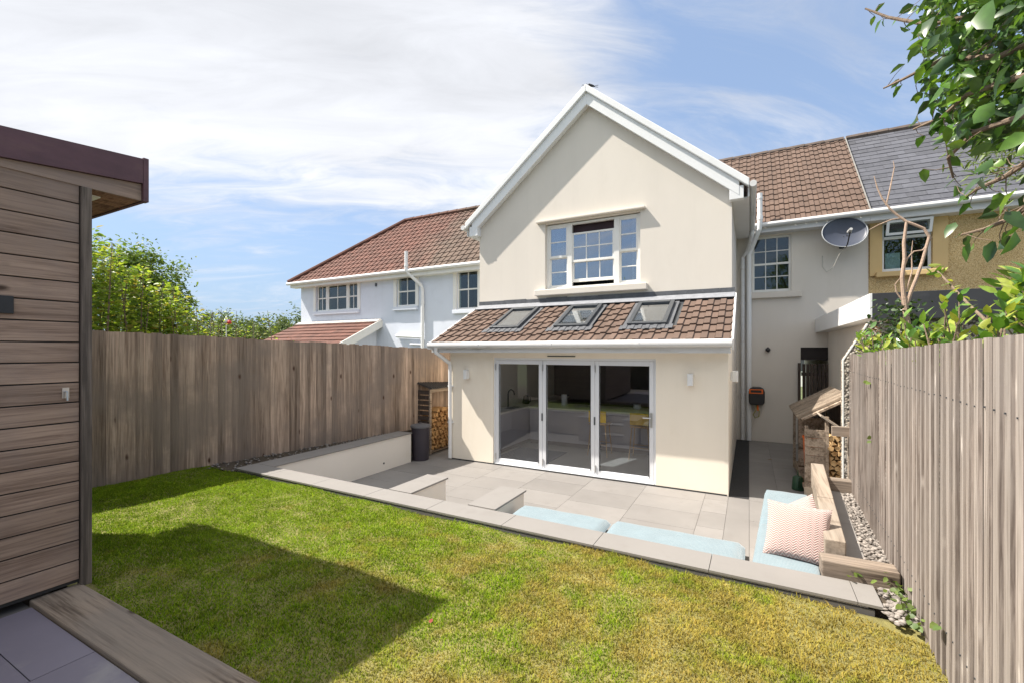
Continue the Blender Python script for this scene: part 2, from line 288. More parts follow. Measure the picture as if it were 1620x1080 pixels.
# ------------------------------------------------------------------ object helpers
ORG = {}
def props(o, label=None, cat=None, group=None, kind=None):
    if label: o['label'] = label
    if cat: o['category'] = cat
    if group: o['group'] = group
    if kind: o['kind'] = kind
    return o
def thing(name, label, cat, loc=(0, 0, 0), group=None):
    o = bpy.data.objects.new(name, None); COL.objects.link(o); o.location = loc; o.empty_display_size = .1
    ORG[o] = Vector(loc); return props(o, label, cat, group)
class MB:
    def __init__(s): s.v = []; s.f = []
    def add(s, vs, fs):
        k = len(s.v); s.v += [tuple(q) for q in vs]; s.f += [tuple(i+k for i in f) for f in fs]; return s
    BF = [(0, 3, 2, 1), (4, 5, 6, 7), (0, 1, 5, 4), (1, 2, 6, 5), (2, 3, 7, 6), (3, 0, 4, 7)]
    def box(s, x0, x1, y0, y1, z0, z1):
        return s.add([(x0, y0, z0), (x1, y0, z0), (x1, y1, z0), (x0, y1, z0), (x0, y0, z1), (x1, y0, z1), (x1, y1, z1), (x0, y1, z1)], MB.BF)
    def obox(s, O, U, V, N, a0, a1, b0, b1, c0, c1):          # box in a local frame
        O, U, V, N = map(Vector, (O, U, V, N))
        P = lambda a, b, c: O+U*a+V*b+N*c
        return s.add([P(a0, b0, c0), P(a1, b0, c0), P(a1, b1, c0), P(a0, b1, c0), P(a0, b0, c1), P(a1, b0, c1), P(a1, b1, c1), P(a0, b1, c1)], MB.BF)
    def panel(s, O, U, V, N, w_, h_, th, holes=()):            # slab pierced by rectangular holes
        xs = sorted({0, w_, *[q for h in holes for q in (h[0], h[1])]}); ys = sorted({0, h_, *[q for h in holes for q in (h[2], h[3])]})
        for i in range(len(xs)-1):
            run = None
            for j in range(len(ys)-1):
                mx, my = (xs[i]+xs[i+1])/2, (ys[j]+ys[j+1])/2
                inside = any(h[0] < mx < h[1] and h[2] < my < h[3] for h in holes)
                if not inside and run is None: run = ys[j]
                if inside and run is not None: s.obox(O, U, V, N, xs[i], xs[i+1], run, ys[j], 0, th); run = None
            if run is not None: s.obox(O, U, V, N, xs[i], xs[i+1], run, ys[-1], 0, th)
        return s
    def prism(s, pts, ax, a, b):                               # 2-D polygon extruded along ax ('x','y','z')
        def P(p, c):
            return {'x': (c, p[0], p[1]), 'y': (p[0], c, p[1]), 'z': (p[0], p[1], c)}[ax]
        n = len(pts); vs = [P(p, a) for p in pts]+[P(p, b) for p in pts]
        return s.add(vs, [tuple(range(n))[::-1], tuple(range(n, 2*n))]+[(i, (i+1) % n, n+(i+1) % n, n+i) for i in range(n)])
    def tube(s, pts, rad, n=10, caps=True):
        pts = [Vector(p) for p in pts]; rads = rad if isinstance(rad, (list, tuple)) else [rad]*len(pts)
        k = len(s.v); up = None
        for i, p in enumerate(pts):
            d_ = (pts[min(i+1, len(pts)-1)]-pts[max(i-1, 0)]).normalized()
            if up is None:
                up = Vector((0, 0, 1)) if abs(d_.z) < .9 else Vector((1, 0, 0))
            a = (up-d_*up.dot(d_)).normalized(); up = a; b_ = d_.cross(a)
            for j in range(n):
                t_ = 2*math.pi*j/n; s.v.append(tuple(p+(a*math.cos(t_)+b_*math.sin(t_))*rads[i]))
        for i in range(len(pts)-1):
            for j in range(n):
                q = (j+1) % n; s.f.append((k+i*n+j, k+i*n+q, k+(i+1)*n+q, k+(i+1)*n+j))
        if caps: s.f.append(tuple(k+j for j in range(n))[::-1]); s.f.append(tuple(k+(len(pts)-1)*n+j for j in range(n)))
        return s
    def lathe(s, c, prof, n=24, M=None):                        # profile (r, z)
        k = len(s.v); c = Vector(c)
        for r, z in prof:
            for j in range(n):
                t_ = 2*math.pi*j/n; q = Vector((r*math.cos(t_), r*math.sin(t_), z))
                s.v.append(tuple(c+(M @ q if M else q)))
        for i in range(len(prof)-1):
            for j in range(n):
                q = (j+1) % n; s.f.append((k+i*n+j, k+i*n+q, k+(i+1)*n+q, k+(i+1)*n+j))
        if prof[0][0] > 1e-4: s.f.append(tuple(k+j for j in range(n))[::-1])
        if prof[-1][0] > 1e-4: s.f.append(tuple(k+(len(prof)-1)*n+j for j in range(n)))
        return s
    def build(s, name, mat, parent=None, smooth=False, bevel=0, seg=2, label=None, cat=None, group=None, kind=None, origin=None):
        org = ORG[parent] if parent is not None else (Vector(origin) if origin is not None else Vector((0, 0, 0)))
        me = bpy.data.meshes.new(name)
        me.from_pydata([(a-org.x, b_-org.y, c-org.z) for a, b_, c in s.v], [], s.f); me.update()
        if isinstance(mat, (list, tuple)):
            for q in mat: me.materials.append(q)
        else: me.materials.append(mat)
        if smooth: me.polygons.foreach_set('use_smooth', [True]*len(me.polygons))
        o = bpy.data.objects.new(name, me); COL.objects.link(o); ORG[o] = org
        if parent is not None: o.parent = parent
        else: o.location = org
        if bevel:
            bm_ = o.modifiers.new('bevel', 'BEVEL'); bm_.width = bevel; bm_.segments = seg; bm_.limit_method = 'ANGLE'
        return props(o, label, cat, group, kind)
def tri_mesh(name, V, T, mat, parent=None, smooth=False, label=None, cat=None, group=None, kind=None, origin=(0, 0, 0)):
    org = ORG[parent] if parent is not None else Vector(origin)
    V = np.asarray(V, np.float32)-np.array(org, np.float32); T = np.asarray(T, np.int32)
    me = bpy.data.meshes.new(name); me.vertices.add(len(V)); me.vertices.foreach_set('co', V.ravel())
    me.loops.add(T.size); me.loops.foreach_set('vertex_index', T.ravel())
    me.polygons.add(len(T)); me.polygons.foreach_set('loop_start', np.arange(0, T.size, 3, dtype=np.int32))
    if smooth: me.polygons.foreach_set('use_smooth', np.ones(len(T), bool))
    me.update(calc_edges=True); me.validate(); me.materials.append(mat)
    o = bpy.data.objects.new(name, me); COL.objects.link(o); ORG[o] = org
    if parent is not None: o.parent = parent
    else: o.location = org
    return props(o, label, cat, group, kind)
def unit(a): return a/np.maximum(np.linalg.norm(a, axis=-1, keepdims=True), 1e-9)
LT = np.array([(0, 4, 1), (4, 5, 2), (4, 2, 1), (5, 3, 2), (0, 1, 6), (1, 2, 7), (1, 7, 6), (2, 3, 7)])
def leaf_arrays(P, D, Nn, S, width=.5, fold=.18, droop=.15):
    """ovate folded leaves: P base, D tip direction, Nn normal, S length"""
    P = np.asarray(P); n = len(P); D = unit(np.asarray(D)); Nn = np.asarray(Nn); Nn = unit(Nn-D*(Nn*D).sum(1, keepdims=True)); B = np.cross(D, Nn); S = np.asarray(S)[:, None]
    f = RNG.uniform(.4, 1.5, (n, 1))*fold; dr = RNG.uniform(.2, 1.6, (n, 1))*droop; wv = RNG.uniform(.8, 1.15, (n, 1))*width
    pts = [(0, 0, 0), (.35, 0, 0), (.7, 0, -.25), (1, 0, -.8), (.28, -.45, .9), (.66, -.36, .6), (.28, .45, .9), (.66, .36, .6)]
    out = np.zeros((n, 8, 3))
    for i, (a, b_, c) in enumerate(pts):
        h = (c*f if i > 3 else c*dr)-(.25*dr if i in (5, 7) else 0)
        out[:, i] = P+S*(D*a+B*(b_*wv)+Nn*(h*.45))
    T = (LT[None]+np.arange(n)[:, None, None]*8).reshape(-1, 3)
    return out.reshape(-1, 3), T
def leaves(name, P, S, mat, parent, up=.7, width=.5, D=None, **kw):
    P = np.asarray(P); n = len(P)
    if D is None: D = unit(RNG.normal(size=(n, 3))*(1, 1, .6)+(0, 0, -.15))
    Nn = unit(RNG.normal(size=(n, 3))+(0, 0, up*2))
    V, T = leaf_arrays(P, D, Nn, np.broadcast_to(S, (n,)) if np.ndim(S) == 0 else S, width, **{k: v for k, v in kw.items() if k in ('fold', 'droop')})
    return tri_mesh(name, V, T, mat, parent, **{k: v for k, v in kw.items() if k not in ('fold', 'droop')})
def crown_points(lobes, n, clumps=26, spread=.20):
    out = []; tot = sum(r[0]*r[1]*r[2] for _, r in lobes)
    for c, r in lobes:
        k = max(60, int(n*r[0]*r[1]*r[2]/tot)); c = np.array(c); r = np.array(r)
        dirs = unit(RNG.normal(size=(clumps, 3))); rad = RNG.uniform(.45, 1.0, (clumps, 1))**.6
        cc = dirs*rad; w_ = RNG.integers(0, clumps, k); sg = RNG.uniform(.55, 1.35, clumps)*spread
        out.append(c+r*(cc[w_]+RNG.normal(size=(k, 3))*sg[w_][:, None]))
    return np.concatenate(out)
def tree(name, label, cat, base, lobes, n, leaf, mat, trunk=.15, group=None, bark=None, width=.5, clumps=26, spread=.2, up=.7):
    t = thing(name, label, cat, base, group); m = MB(); b = Vector(base)
    top = sum((Vector(c) for c, r in lobes), Vector())/len(lobes)
    mid = b.lerp(top, .45)+Vector((random.uniform(-.1, .1), random.uniform(-.1, .1), 0))
    m.tube([b, b.lerp(mid, .5), mid, top], [trunk, trunk*.85, trunk*.7, trunk*.3], 8)
    for c, r in lobes:
        for _ in range(4):
            e = Vector(c)+Vector([random.gauss(0, .45)*q for q in r]); st = b.lerp(top, random.uniform(.35, .8)); kn = st.lerp(e, .5)+Vector((0, 0, .12*r[2]))
            m.tube([st, kn, e], [trunk*.4, trunk*.25, trunk*.06], 6)
    m.build('trunk', bark or BARK, t)
    P = crown_points(lobes, n, clumps, spread)
    leaves('crown', P, RNG.uniform(.65, 1.25, len(P))*leaf, mat, t, up=up, width=width)
    return t
def tiles(m, O, U, S, N, Wd, L, cw, ch, prof, keep=None, lift=.03, th=.022, stagger=False, jit=.004):
    O, U, S, N = map(Vector, (O, U, S, N)); rows = int(math.ceil(L/ch-.05)); cols = int(math.ceil(Wd/cw-.02))
    for i in range(rows):
        s0 = i*ch; s1 = min(s0+ch+.05, L)
        off = (cw/2 if stagger and i % 2 else 0)
        for j in range(-1 if off else 0, cols+1):
            u0 = j*cw+off
            if u0+cw < .01 or u0 > Wd-.01: continue
            if keep and not keep(u0+cw/2, s0+ch/2): continue
            a = random.uniform(-jit, jit); k = len(m.v); n = len(prof); j2 = random.uniform(0, jit)
            pr = [(min(max(u0+pu, 0), Wd), pn) for pu, pn in prof]
            for pu, pn in pr: m.v.append(tuple(O+U*pu+S*(s0+a)+N*(pn+lift-th+j2)))
            for pu, pn in pr: m.v.append(tuple(O+U*pu+S*(s0+a)+N*(pn+lift+j2)))
            for pu, pn in pr: m.v.append(tuple(O+U*pu+S*s1+N*(pn+.005)))
            for q in range(n-1):
                m.f.append((k+q, k+q+1, k+n+q+1, k+n+q)); m.f.append((k+n+q, k+n+q+1, k+2*n+q+1, k+2*n+q))
    return m
PROF = lambda c: [(.002, .020), (c*.46, .023), (c*.54, 0), (c*.97, .001), (c*.985, .008)]
FLATP = lambda c: [(.002, 0), (c-.003, 0)]
def window(parent, x0, x1, z0, z1, y, cols=2, rows=2, fw=.06, bar=.022, rail=None, inset=.09, fmat=None, pmat=None, dy=.0, name='window'):
    """sash in the wall plane; outer face looks to -Y"""
    fm = fmat or WHITEW; m = MB(); a, b = y+inset+dy, y+inset+dy+.055
    m.box(x0, x0+fw, a, b, z0, z1).box(x1-fw, x1, a, b, z0, z1)
    m.box(x0+fw, x1-fw, a+.002, b-.002, z0, z0+fw*1.25).box(x0+fw, x1-fw, a+.002, b-.002, z1-fw, z1)
    gx0, gx1, gz0, gz1 = x0+fw, x1-fw, z0+fw*1.25, z1-fw
    for i in range(1, rows):
        zc = gz0+(gz1-gz0)*i/rows; r = .05 if rail == i else bar
        m.box(gx0, gx1, a+.006, b-.006, zc-r/2, zc+r/2)
    for i in range(1, cols):
        xc = gx0+(gx1-gx0)*i/cols; m.box(xc-bar/2, xc+bar/2, a+.009, b-.009, gz0, gz1)
    f = m.build(name, fm, parent, bevel=.004)
    MB().box(gx0-.01, gx1+.01, a+.022, a+.032, gz0-.01, gz1+.01).build('pane', pmat or PANE, f)
    return f
def room(parent, x0, x1, y0, y1, z0, z1, mat, t=.05, name='room_lining'):
    m = MB(); m.box(x0-t, x0, y0, y1, z0-t, z1+t).box(x1, x1+t, y0, y1, z0-t, z1+t).box(x0, x1, y0, y1, z0-t, z0).box(x0, x1, y0, y1, z1, z1+t).box(x0-t, x1+t, y1, y1+t, z0-t, z1+t)
    return m.build(name, mat, parent)
X, Y, Z = (1, 0, 0), (0, 1, 0), (0, 0, 1)
def each(name, mat, parent, boxes, **kw):
    for b in boxes: MB().box(*b).build(name, mat, parent, **kw)
# ================================================================== GROUND
MB().box(-400, 300, -120, 500, -.30, -.02).build('ground', plain('far_ground', (.10, .12, .05), .95, .3, .5), kind='structure')
# patio slabs (z = 0 top): butted 4 mm apart over a grout bed
MB().box(-6.6, 1.62, 3.8, 12.69, -.019, -.006).build('patio_bed', GROUT, kind='structure')
m = MB(); xw = .905
for i, x in enumerate(np.arange(-6.03, -.05, xw)):
    off = [0, .32, .15, .45, .05, .38, .22][i % 7]
    y = 4.0-off
    while y < 7.65:
        x1 = min(x+xw-.004, -.28); y0, y1 = max(y, 3.98), min(y+.6-.004, 7.655)
        if x1 > x and y1 > y0: m.box(x, x1, y0, y1, -.005, random.uniform(-.0005, .0005))
        y += .6
x = -6.03; m.box(-6.03, -5.76, 7.66, 12.0, -.005, 0).box(-5.756, -5.504, 7.66, 9.19, -.005, .0)
for x0_, x1_ in ((-.276, .0), ):
    m.box(x0_, x1_, 4.0, 7.62, -.005, 0)
for i, (x0_, x1_) in enumerate(((.004, .40), (.404, 1.60))):
    y = 3.98-.3*i
    while y < 12.68:
        y0, y1 = max(y, 3.98), min(y+.9-.004, 12.68)
        if y1 > y0: m.box(x0_, x1_, y0, y1, -.005, random.uniform(-.0005, .0005))
        y += .9
m.build('patio', PORCELAIN, kind='structure')
MB().box(-.275, -.004, 7.66, 12.68, -.018, -.001).build('drainage_channel', DRAIN, kind='structure')
# raised earth under lawn, deck and side beds
MB().box(-7.6, 1.05, -6, 3.72, -.019, .49).build('lawn_bed', SOIL, kind='structure')
def ground_h(x, y): return .538+.012*np.sin(x*1.9+.7)*np.cos(y*2.3)+.010*np.sin(x*5.1+y*3.7)
gx, gy = np.meshgrid(np.linspace(-7.55, 1.0, 120), np.linspace(1.34, 3.80, 50)); gz = ground_h(gx, gy)
ylim = 3.735-.0135*(gx+6.35)+.0
gy2 = np.minimum(gy, ylim-.004); V = np.stack([gx, gy2, gz], -1).reshape(-1, 3); ii = np.arange(120*50).reshape(50, 120)
T = np.concatenate([np.stack([ii[:-1, :-1], ii[:-1, 1:], ii[1:, 1:]], -1).reshape(-1, 3), np.stack([ii[:-1, :-1], ii[1:, 1:], ii[1:, :-1]], -1).reshape(-1, 3)])
tri_mesh('lawn', V, T, TURF, smooth=True, kind='structure')
def front_y(x): return 3.75-.0135*(x+6.35)                       # front edge of the coping
def grass(n):
    x = RNG.uniform(-7.45, 1.0, n); y = RNG.uniform(1.36, 3.80, n)
    k = y < front_y(x)-.012; x, y = x[k], y[k]
    fx = -7.30+.154*(y-2.2); k = x > fx+.03; x, y = x[k], y[k]
    k = ~((x > .62) & (y > 3.36+(1.0-x)*.6)) & ~((x < -4.05) & (y < 1.44)); x, y = x[k], y[k]
    k = RNG.random(len(x)) < np.where((x > .2) & (y > 2.9), .55, 1.0); x, y = x[k], y[k]
    n = len(x); z = ground_h(x, y)-.004
    tuft = np.sin(x*9+3*np.sin(y*7))*np.cos(y*11+2*np.sin(x*6))
    clump = np.sin(x*2.3+2*np.sin(y*1.7))*np.cos(y*2.9+1.5*np.sin(x*1.3)); h = RNG.uniform(.011, .027, n)*(1+.25*tuft+.25*clump)*np.where(RNG.random(n) < .03, 1.7, 1.0); wd = RNG.uniform(.0016, .0034, n)
    a = RNG.uniform(0, 2*np.pi, n); la = RNG.uniform(0, 2*np.pi, n); ln = RNG.uniform(.2, 1.15, n)*h
    side = np.stack([np.cos(a), np.sin(a), np.zeros(n)], -1)*wd[:, None]; lean = np.stack([np.cos(la), np.sin(la), np.zeros(n)], -1)
    b = np.stack([x, y, z], -1); mid = b+lean*(ln*.3)[:, None]; mid[:, 2] += h*.6; tip = b+lean*ln[:, None]; tip[:, 2] += h*.95
    V = np.stack([b-side, b+side, mid-side*.8, mid+side*.8, tip], 1).reshape(-1, 3)
    T = (np.array([(0, 1, 3), (0, 3, 2), (2, 3, 4)])[None]+np.arange(n)[:, None, None]*5).reshape(-1, 3)
    tri_mesh('grass', V, T, GRASS, kind='stuff', label='short mown lawn grass, green in the shade and straw dry to the right')
grass(420000)
def pebbles(name, n, xy, z, label):
    base = unit(np.array([(0, 0, 1), (.9, 0, .1), (.28, .85, 0), (-.72, .53, .1), (-.72, -.53, 0), (.28, -.85, .1), (0, 0, -1)], float))
    TT = np.array([(0, 1, 2), (0, 2, 3), (0, 3, 4), (0, 4, 5), (0, 5, 1), (6, 2, 1), (6, 3, 2), (6, 4, 3), (6, 5, 4), (6, 1, 5)])
    Vs = []
    for i in range(n):
        x, y = xy(); s = random.uniform(.010, .024); a = random.uniform(0, 6.28); R_ = np.array([[math.cos(a), -math.sin(a), 0], [math.sin(a), math.cos(a), 0], [0, 0, 1]])
        Vs.append((base*(s*random.uniform(.9, 1.5), s, s*random.uniform(.5, .8))+RNG.normal(size=base.shape)*s*.12) @ R_.T+(x, y, z+random.uniform(-.006, .014)))
    tri_mesh(name, np.concatenate(Vs), (TT[None]+np.arange(n)[:, None, None]*7).reshape(-1, 3), STONE, kind='stuff', label=label)
MB().box(.60, 1.12, 3.72, 6.56, -.004, .565).build('side_bed', SOIL, kind='structure')
MB().box(-7.4, -6.39, 3.72, 8.5, -.004, .54).build('fence_bed', SOIL, kind='structure')
def rp2():
    if random.random() < .16:
        y = random.uniform(3.5, 3.97); return random.uniform(.80-.1*(3.97-y), .95), y
    y = random.uniform(4.15, 6.38); a = .80+.066*(y-4.29); return random.uniform(a, .94+.0464*(y-3.24)), y
pebbles('gravel', 1250, rp2, .575, 'pale stone gravel strip along the foot of the pale fence')
def lp():
    y = random.uniform(3.65, 6.9); f = -7.30+.154*(y-2.2); return random.uniform(f+.03, -6.40), y
pebbles('gravel', 230, lp, .55, 'pale stone gravel behind the cream wall under the brown fence')

# ================================================================== MAIN HOUSE
H = thing('house', 'cream rendered house with tall white edged gable and a tiled lean-to extension with glass doors', 'house', (-3, 9.2, 0))
CX = -3.015; SL = .829
m = MB()
m.panel((-5.75, 9.2, 2.5), X, Z, (0, 1, 0), 5.47, 2.6, .25, [(1.72, 3.81, 1.10, 2.55)])
m.prism([(-5.75, 5.1), (-.28, 5.1), (-.28, 5.28), (CX, 7.55), (-5.75, 5.28)], 'y', 9.2, 9.45)
m.box(-.53, -.28, 9.45, 12.7, 0, 5.25).box(-5.75, -5.5, 9.45, 12.7, 0, 5.25).box(-.53, -.28, 9.2, 9.45, 0, 2.5)
# rear wall of the main range to the right of the wing, with window and side passage
m.panel((-.28, 12.7, 0), X, Z, Y, 2.66, 5.2, .25, [(.35, 1.18, 3.68, 5.05), (1.37, 1.92, 0, 2.32)])
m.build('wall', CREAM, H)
zt = lambda y: 2.30+(y-7.35)*.4757
m = MB(); m.panel((-5.5, 7.65, 0), X, Z, Y, 5.22, 2.36, .25, [(1.03, 4.14, 0, 2.1)])
for a, b in ((-.53, -.28), (-5.5, -5.25)): m.prism([(7.9, 0), (9.2, 0), (9.2, zt(9.2)), (7.9, zt(7.9))], 'x', a, b)
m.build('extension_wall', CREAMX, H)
# window hood and sill
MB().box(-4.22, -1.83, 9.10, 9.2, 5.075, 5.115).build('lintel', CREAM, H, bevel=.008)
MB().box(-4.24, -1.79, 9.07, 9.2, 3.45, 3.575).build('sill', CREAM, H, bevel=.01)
# three-part gable window
fy = 9.29
m = MB()
for a, b in ((-4.03, -3.97), (-3.535, -3.43), (-2.50, -2.39), (-2.01, -1.94)): m.box(a, b, fy, fy+.08, 3.6, 5.03)
for a, b in ((-3.97, -3.535), (-3.43, -2.50), (-2.39, -2.01)): m.box(a, b, fy+.002, fy+.078, 4.985, 5.03).box(a, b, fy+.002, fy+.078, 3.6, 3.64)
fr = m.build('window', WHITEW, H, bevel=.004)
def sash(x0, x1, z0, z1, y, cols, rows, top=.04, bot=.05):
    m = MB(); e = .035
    m.box(x0, x0+e, y, y+.035, z0, z1).box(x1-e, x1, y, y+.035, z0, z1).box(x0+e, x1-e, y+.001, y+.034, z0, z0+bot).box(x0+e, x1-e, y+.001, y+.034, z1-top, z1)
    for i in range(1, rows): zc = z0+bot+(z1-z0-top-bot)*i/rows; m.box(x0+e, x1-e, y+.004, y+.031, zc-.011, zc+.011)
    for i in range(1, cols): xc = x0+e+(x1-x0-2*e)*i/cols; m.box(xc-.010, xc+.010, y+.007, y+.028, z0+bot, z1-top)
    m.build('sash', WHITEW, fr, bevel=.003)
    MB().box(x0+e-.006, x1-e+.006, y+.014, y+.022, z0+bot-.006, z1-top+.006).build('pane', PANE_UP, fr)
sash(-3.97, -3.535, 4.29, 4.985, fy+.012, 1, 2); sash(-3.97, -3.535, 3.64, 4.31, fy+.050, 1, 2)
sash(-2.39, -2.01, 4.29, 4.985, fy+.012, 1, 2); sash(-2.39, -2.01, 3.64, 4.31, fy+.050, 1, 2)
sash(-3.43, -2.50, 4.16, 4.80, fy+.012, 3, 2); sash(-3.43, -2.50, 3.73, 4.20, fy+.050, 3, 1, bot=.07)
room(H, -4.4, -1.6, 9.46, 11.2, 3.55, 5.07, ROOM)
MB().box(-3.45, -2.48, 9.42, 9.44, 4.55, 5.05).build('blind', BLIND, H)
m = MB()
for x0_, x1_ in ((-3.98, -3.70), (-2.17, -1.98)):
    n = 14
    pts = [(x0_+(x1_-x0_)*i/n, 9.50+.02*math.sin(i*1.9)) for i in range(n+1)]+[(x1_-(x1_-x0_)*i/n, 9.52+.02*math.sin((n-i)*1.9)) for i in range(n+1)]
    MB().prism(pts, 'z', 3.58, 5.05).build('curtain', CURTAIN, H)
# recess window
wr = window(H, .07, .90, 3.68, 5.05, 12.7, 3, 4, fw=.05, bar=.02, rail=2, inset=.07, pmat=PANE)
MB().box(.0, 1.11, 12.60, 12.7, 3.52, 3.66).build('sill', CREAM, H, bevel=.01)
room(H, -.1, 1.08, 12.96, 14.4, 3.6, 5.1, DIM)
# passage through the house
m = MB(); m.box(1.03, 1.09, 12.95, 17.9, 0, 2.4).box(1.64, 1.70, 12.95, 17.9, 0, 2.4).box(1.09, 1.64, 12.95, 17.9, 2.32, 2.38)
m.build('passage_lining', CREAM2, H)
MB().box(1.09, 1.64, 12.735, 12.95, 2.02, 2.318).build('lintel', plain('black_brown_beam', (.020, .014, .013), .7, .3, 5), H)
# wing roof
m = MB()
for sg in (1, -1):
    U_ = Vector((0, 1, 0)) if sg > 0 else Vector((0, -1, 0))
    S_ = Vector((-sg*1, 0, SL)).normalized(); N_ = Vector((sg*SL, 0, 1)).normalized()
    O_ = Vector((CX+sg*2.99, 9.08 if sg > 0 else 14.2, 7.70-SL*2.99))
    Lr = 2.99*math.sqrt(1+SL*SL); tiles(m, O_, U_, S_, N_, 5.12, Lr, .205, .29, PROF(.205))
    m.obox(O_-N_*.09, U_, S_, N_, 0, 5.12, 0, Lr-.01, 0, .085)
m.tube([(CX, 9.06, 7.70), (CX, 14.2, 7.70)], .11, 10)
m.build('roof', TILE_BROWN, H)
# bargeboards (two layers) and boxed feet
def rake(m, drop0, drop1, y0, y1, sg, reach):
    zt_ = 7.80; x1 = CX+sg*reach
    m.prism([(CX, zt_-drop0), (x1, zt_-drop0-SL*reach), (x1, zt_-drop1-SL*reach), (CX, zt_-drop1)], 'y', y0, y1)
for sg in (1, -1):
    m = MB(); rake(m, .0, .15, 8.985, 9.10, sg, 3.02); m.build('verge_cap', WHITE, H, bevel=.012)
    m = MB(); rake(m, .152, .40, 9.04, 9.075, sg, 2.86); m.build('bargeboard', WHITE, H, bevel=.004)
    m = MB(); rake(m, .33, .38, 9.077, 9.195, sg, 2.78); m.build('soffit', WHITE, H)
    a, b = sorted((CX+sg*2.70, CX+sg*2.93)); m = MB(); m.box(a, b, 9.045, 9.195, 4.97, 5.20); m.build('eave_box', WHITE, H, bevel=.004)
a, b = -.279, -.02
MB().box(a, b, 9.2, 12.45, 5.0, 5.03).build('eave_soffit', GUTTER, H); MB().box(b, b+.03, 9.1, 12.45, 5.0, 5.20).build('soffit', GUTTER, H)
m = MB(); m.tube([(.065, 8.99, 5.19), (.065, 12.35, 5.17)], .058, 12); m.build('gutter', GUTTER, H, smooth=False)
MB().box(-6.05, -6.02, 9.1, 12.45, 5.0, 5.20).build('eave_soffit', GUTTER, H); MB().box(-6.02, -5.751, 9.2, 12.45, 5.0, 5.03).build('soffit', GUTTER, H)
m = MB(); m.tube([(-6.1, 8.99, 5.19), (-6.1, 12.35, 5.17)], .058, 12); m.build('gutter', GUTTER, H)
# main range roof
RZ, RY, EZ, EY = 8.12, 15.33, 5.30, 12.38
sl_ = (RZ-EZ)/(RY-EY); S_ = Vector((0, 1, sl_)).normalized(); N_ = Vector((0, -sl_, 1)).normalized(); Lm = math.hypot(RY-EY, RZ-EZ)
m = MB(); O_ = Vector((-5.9, EY, EZ-.03)); tiles(m, O_, X, S_, N_, 8.24, Lm, .205, .28, PROF(.205), keep=lambda u_, s_: u_ > 2.9 or s_ > 2.0)
m.obox(O_-N_*.09, X, S_, N_, 0, 8.24, 0, Lm, 0, .085)
S2 = Vector((0, -1, sl_)).normalized(); m.obox(Vector((-5.9, RY+(RY-EY), EZ-.03)), X, S2, Vector((0, sl_, 1)).normalized(), 0, 8.24, 0, Lm, -.09, .02)
for i in range(18): MB().tube([(-5.9+i*.457, RY, RZ-.035), (-5.9+i*.457+.45, RY, RZ-.03)], [.085, .092], 8).build('ridge_tile', RIDGE, H)
m.build('roof', TILE_BROWN, H)
MB().obox(Vector((2.345, EY-.02, EZ-.03)), X, S_, N_, 0, .022, 0, Lm+.02, -.05, .050).build('verge_cap', plain('grey_mortar', (.24, .23, .215), .9, .2, 6), H)
MB().box(.06, 2.36, 12.40, 12.43, 5.08, 5.25).build('fascia', GUTTER, H); MB().box(.06, 2.36, 12.43, 12.70, 5.08, 5.10).build('soffit', GUTTER, H)
m = MB(); m.tube([(.10, 12.32, 5.24), (2.36, 12.32, 5.26)], .058, 12); m.build('gutter', GUTTER, H)
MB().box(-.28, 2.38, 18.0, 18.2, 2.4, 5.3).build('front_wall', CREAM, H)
# downpipes of the recess corner and the soil stack
m = MB(); m.tube([(.065, 12.25, 5.14), (.065, 12.27, 5.02), (-.02, 12.5, 4.72), (-.14, 12.62, 4.55), (-.14, 12.62, .02)], .045, 10)
for z in (4.3, 3.4, 2.4, 1.2): m.box(-.2, -.08, 12.60, 12.699, z, z+.03)
m.build('downpipe', GUTTER, H)
m = MB(); m.tube([(.23, 12.28, 6.0), (.23, 12.28, 5.32), (.22, 12.30, 5.15), (.04, 12.58, 4.72), (.0, 12.61, 4.6), (.0, 12.61, .02)], .055, 12)
m.tube([(.23, 12.28, 5.86), (.23, 12.28, 5.90)], .066, 12); m.tube([(.23, 12.28, 5.36), (.23, 12.28, 5.46)], .066, 12)
m.build('soil_pipe', WHITE, H)
MB().lathe((.41, 12.63, 2.26), [(.001, -.055), (.05, -.03), (.055, .0), (.05, .03), (.001, .055)], 14).tube([(.41, 12.70, 2.30), (.41, 12.63, 2.27)], .03, 10).build('vent_cowl', BLACK, H, smooth=True)
# ---- extension roof
es = math.atan2(.88, 1.85); S_ = Vector((0, math.cos(es), math.sin(es))); N_ = Vector((0, -math.sin(es), math.cos(es))); O_ = Vector((-5.73, 7.33, 2.375)); LE = 2.07; WE = 5.50
SKY_X = (-4.33, -2.93, -1.55); hw = .31; s0_, s1_ = .60, 1.66
holes = [(c-hw+5.73, c+hw+5.73, s0_, s1_) for c in SKY_X]
MB().panel(O_-N_*.10, X, S_, N_, WE, LE-.02, .095, holes).build('roof_deck', KWALL, H)
MB().panel(O_-N_*.0045, X, S_, N_, WE, LE-.02, .004, holes).build('roof_felt', DARKMETAL, H)
def keep(u_, s_):
    return s_ < 1.86 and not any(h[0]-.10 < u_ < h[1]+.10 and h[2]-.16 < s_ < h[3]+.12 for h in holes)
m = MB(); tiles(m, O_, X, S_, N_, WE, LE, .203, .293, PROF(.203), keep=keep, lift=.034, th=.026)
m.build('extension_roof', TILE_BROWN, H)
m = MB(); m.obox(O_, X, S_, N_, 0, WE, 1.80, LE-.02, .048, .058); m.build('flashing', plain('pale_lead_apron', (.24, .25, .275), .6, .2, 8, dirt=(.16, .165, .18), dirt_amt=.6), H)
m = MB(); x = -5.75
while x < -.24:
    x2 = min(x+random.uniform(.45, .7), -.22); m.box(x, x2-.004, 9.175+random.uniform(0, .006), 9.199, 3.27, 3.40+random.uniform(-.012, .012)); x = x2
m.build('flashing', LEAD, H)
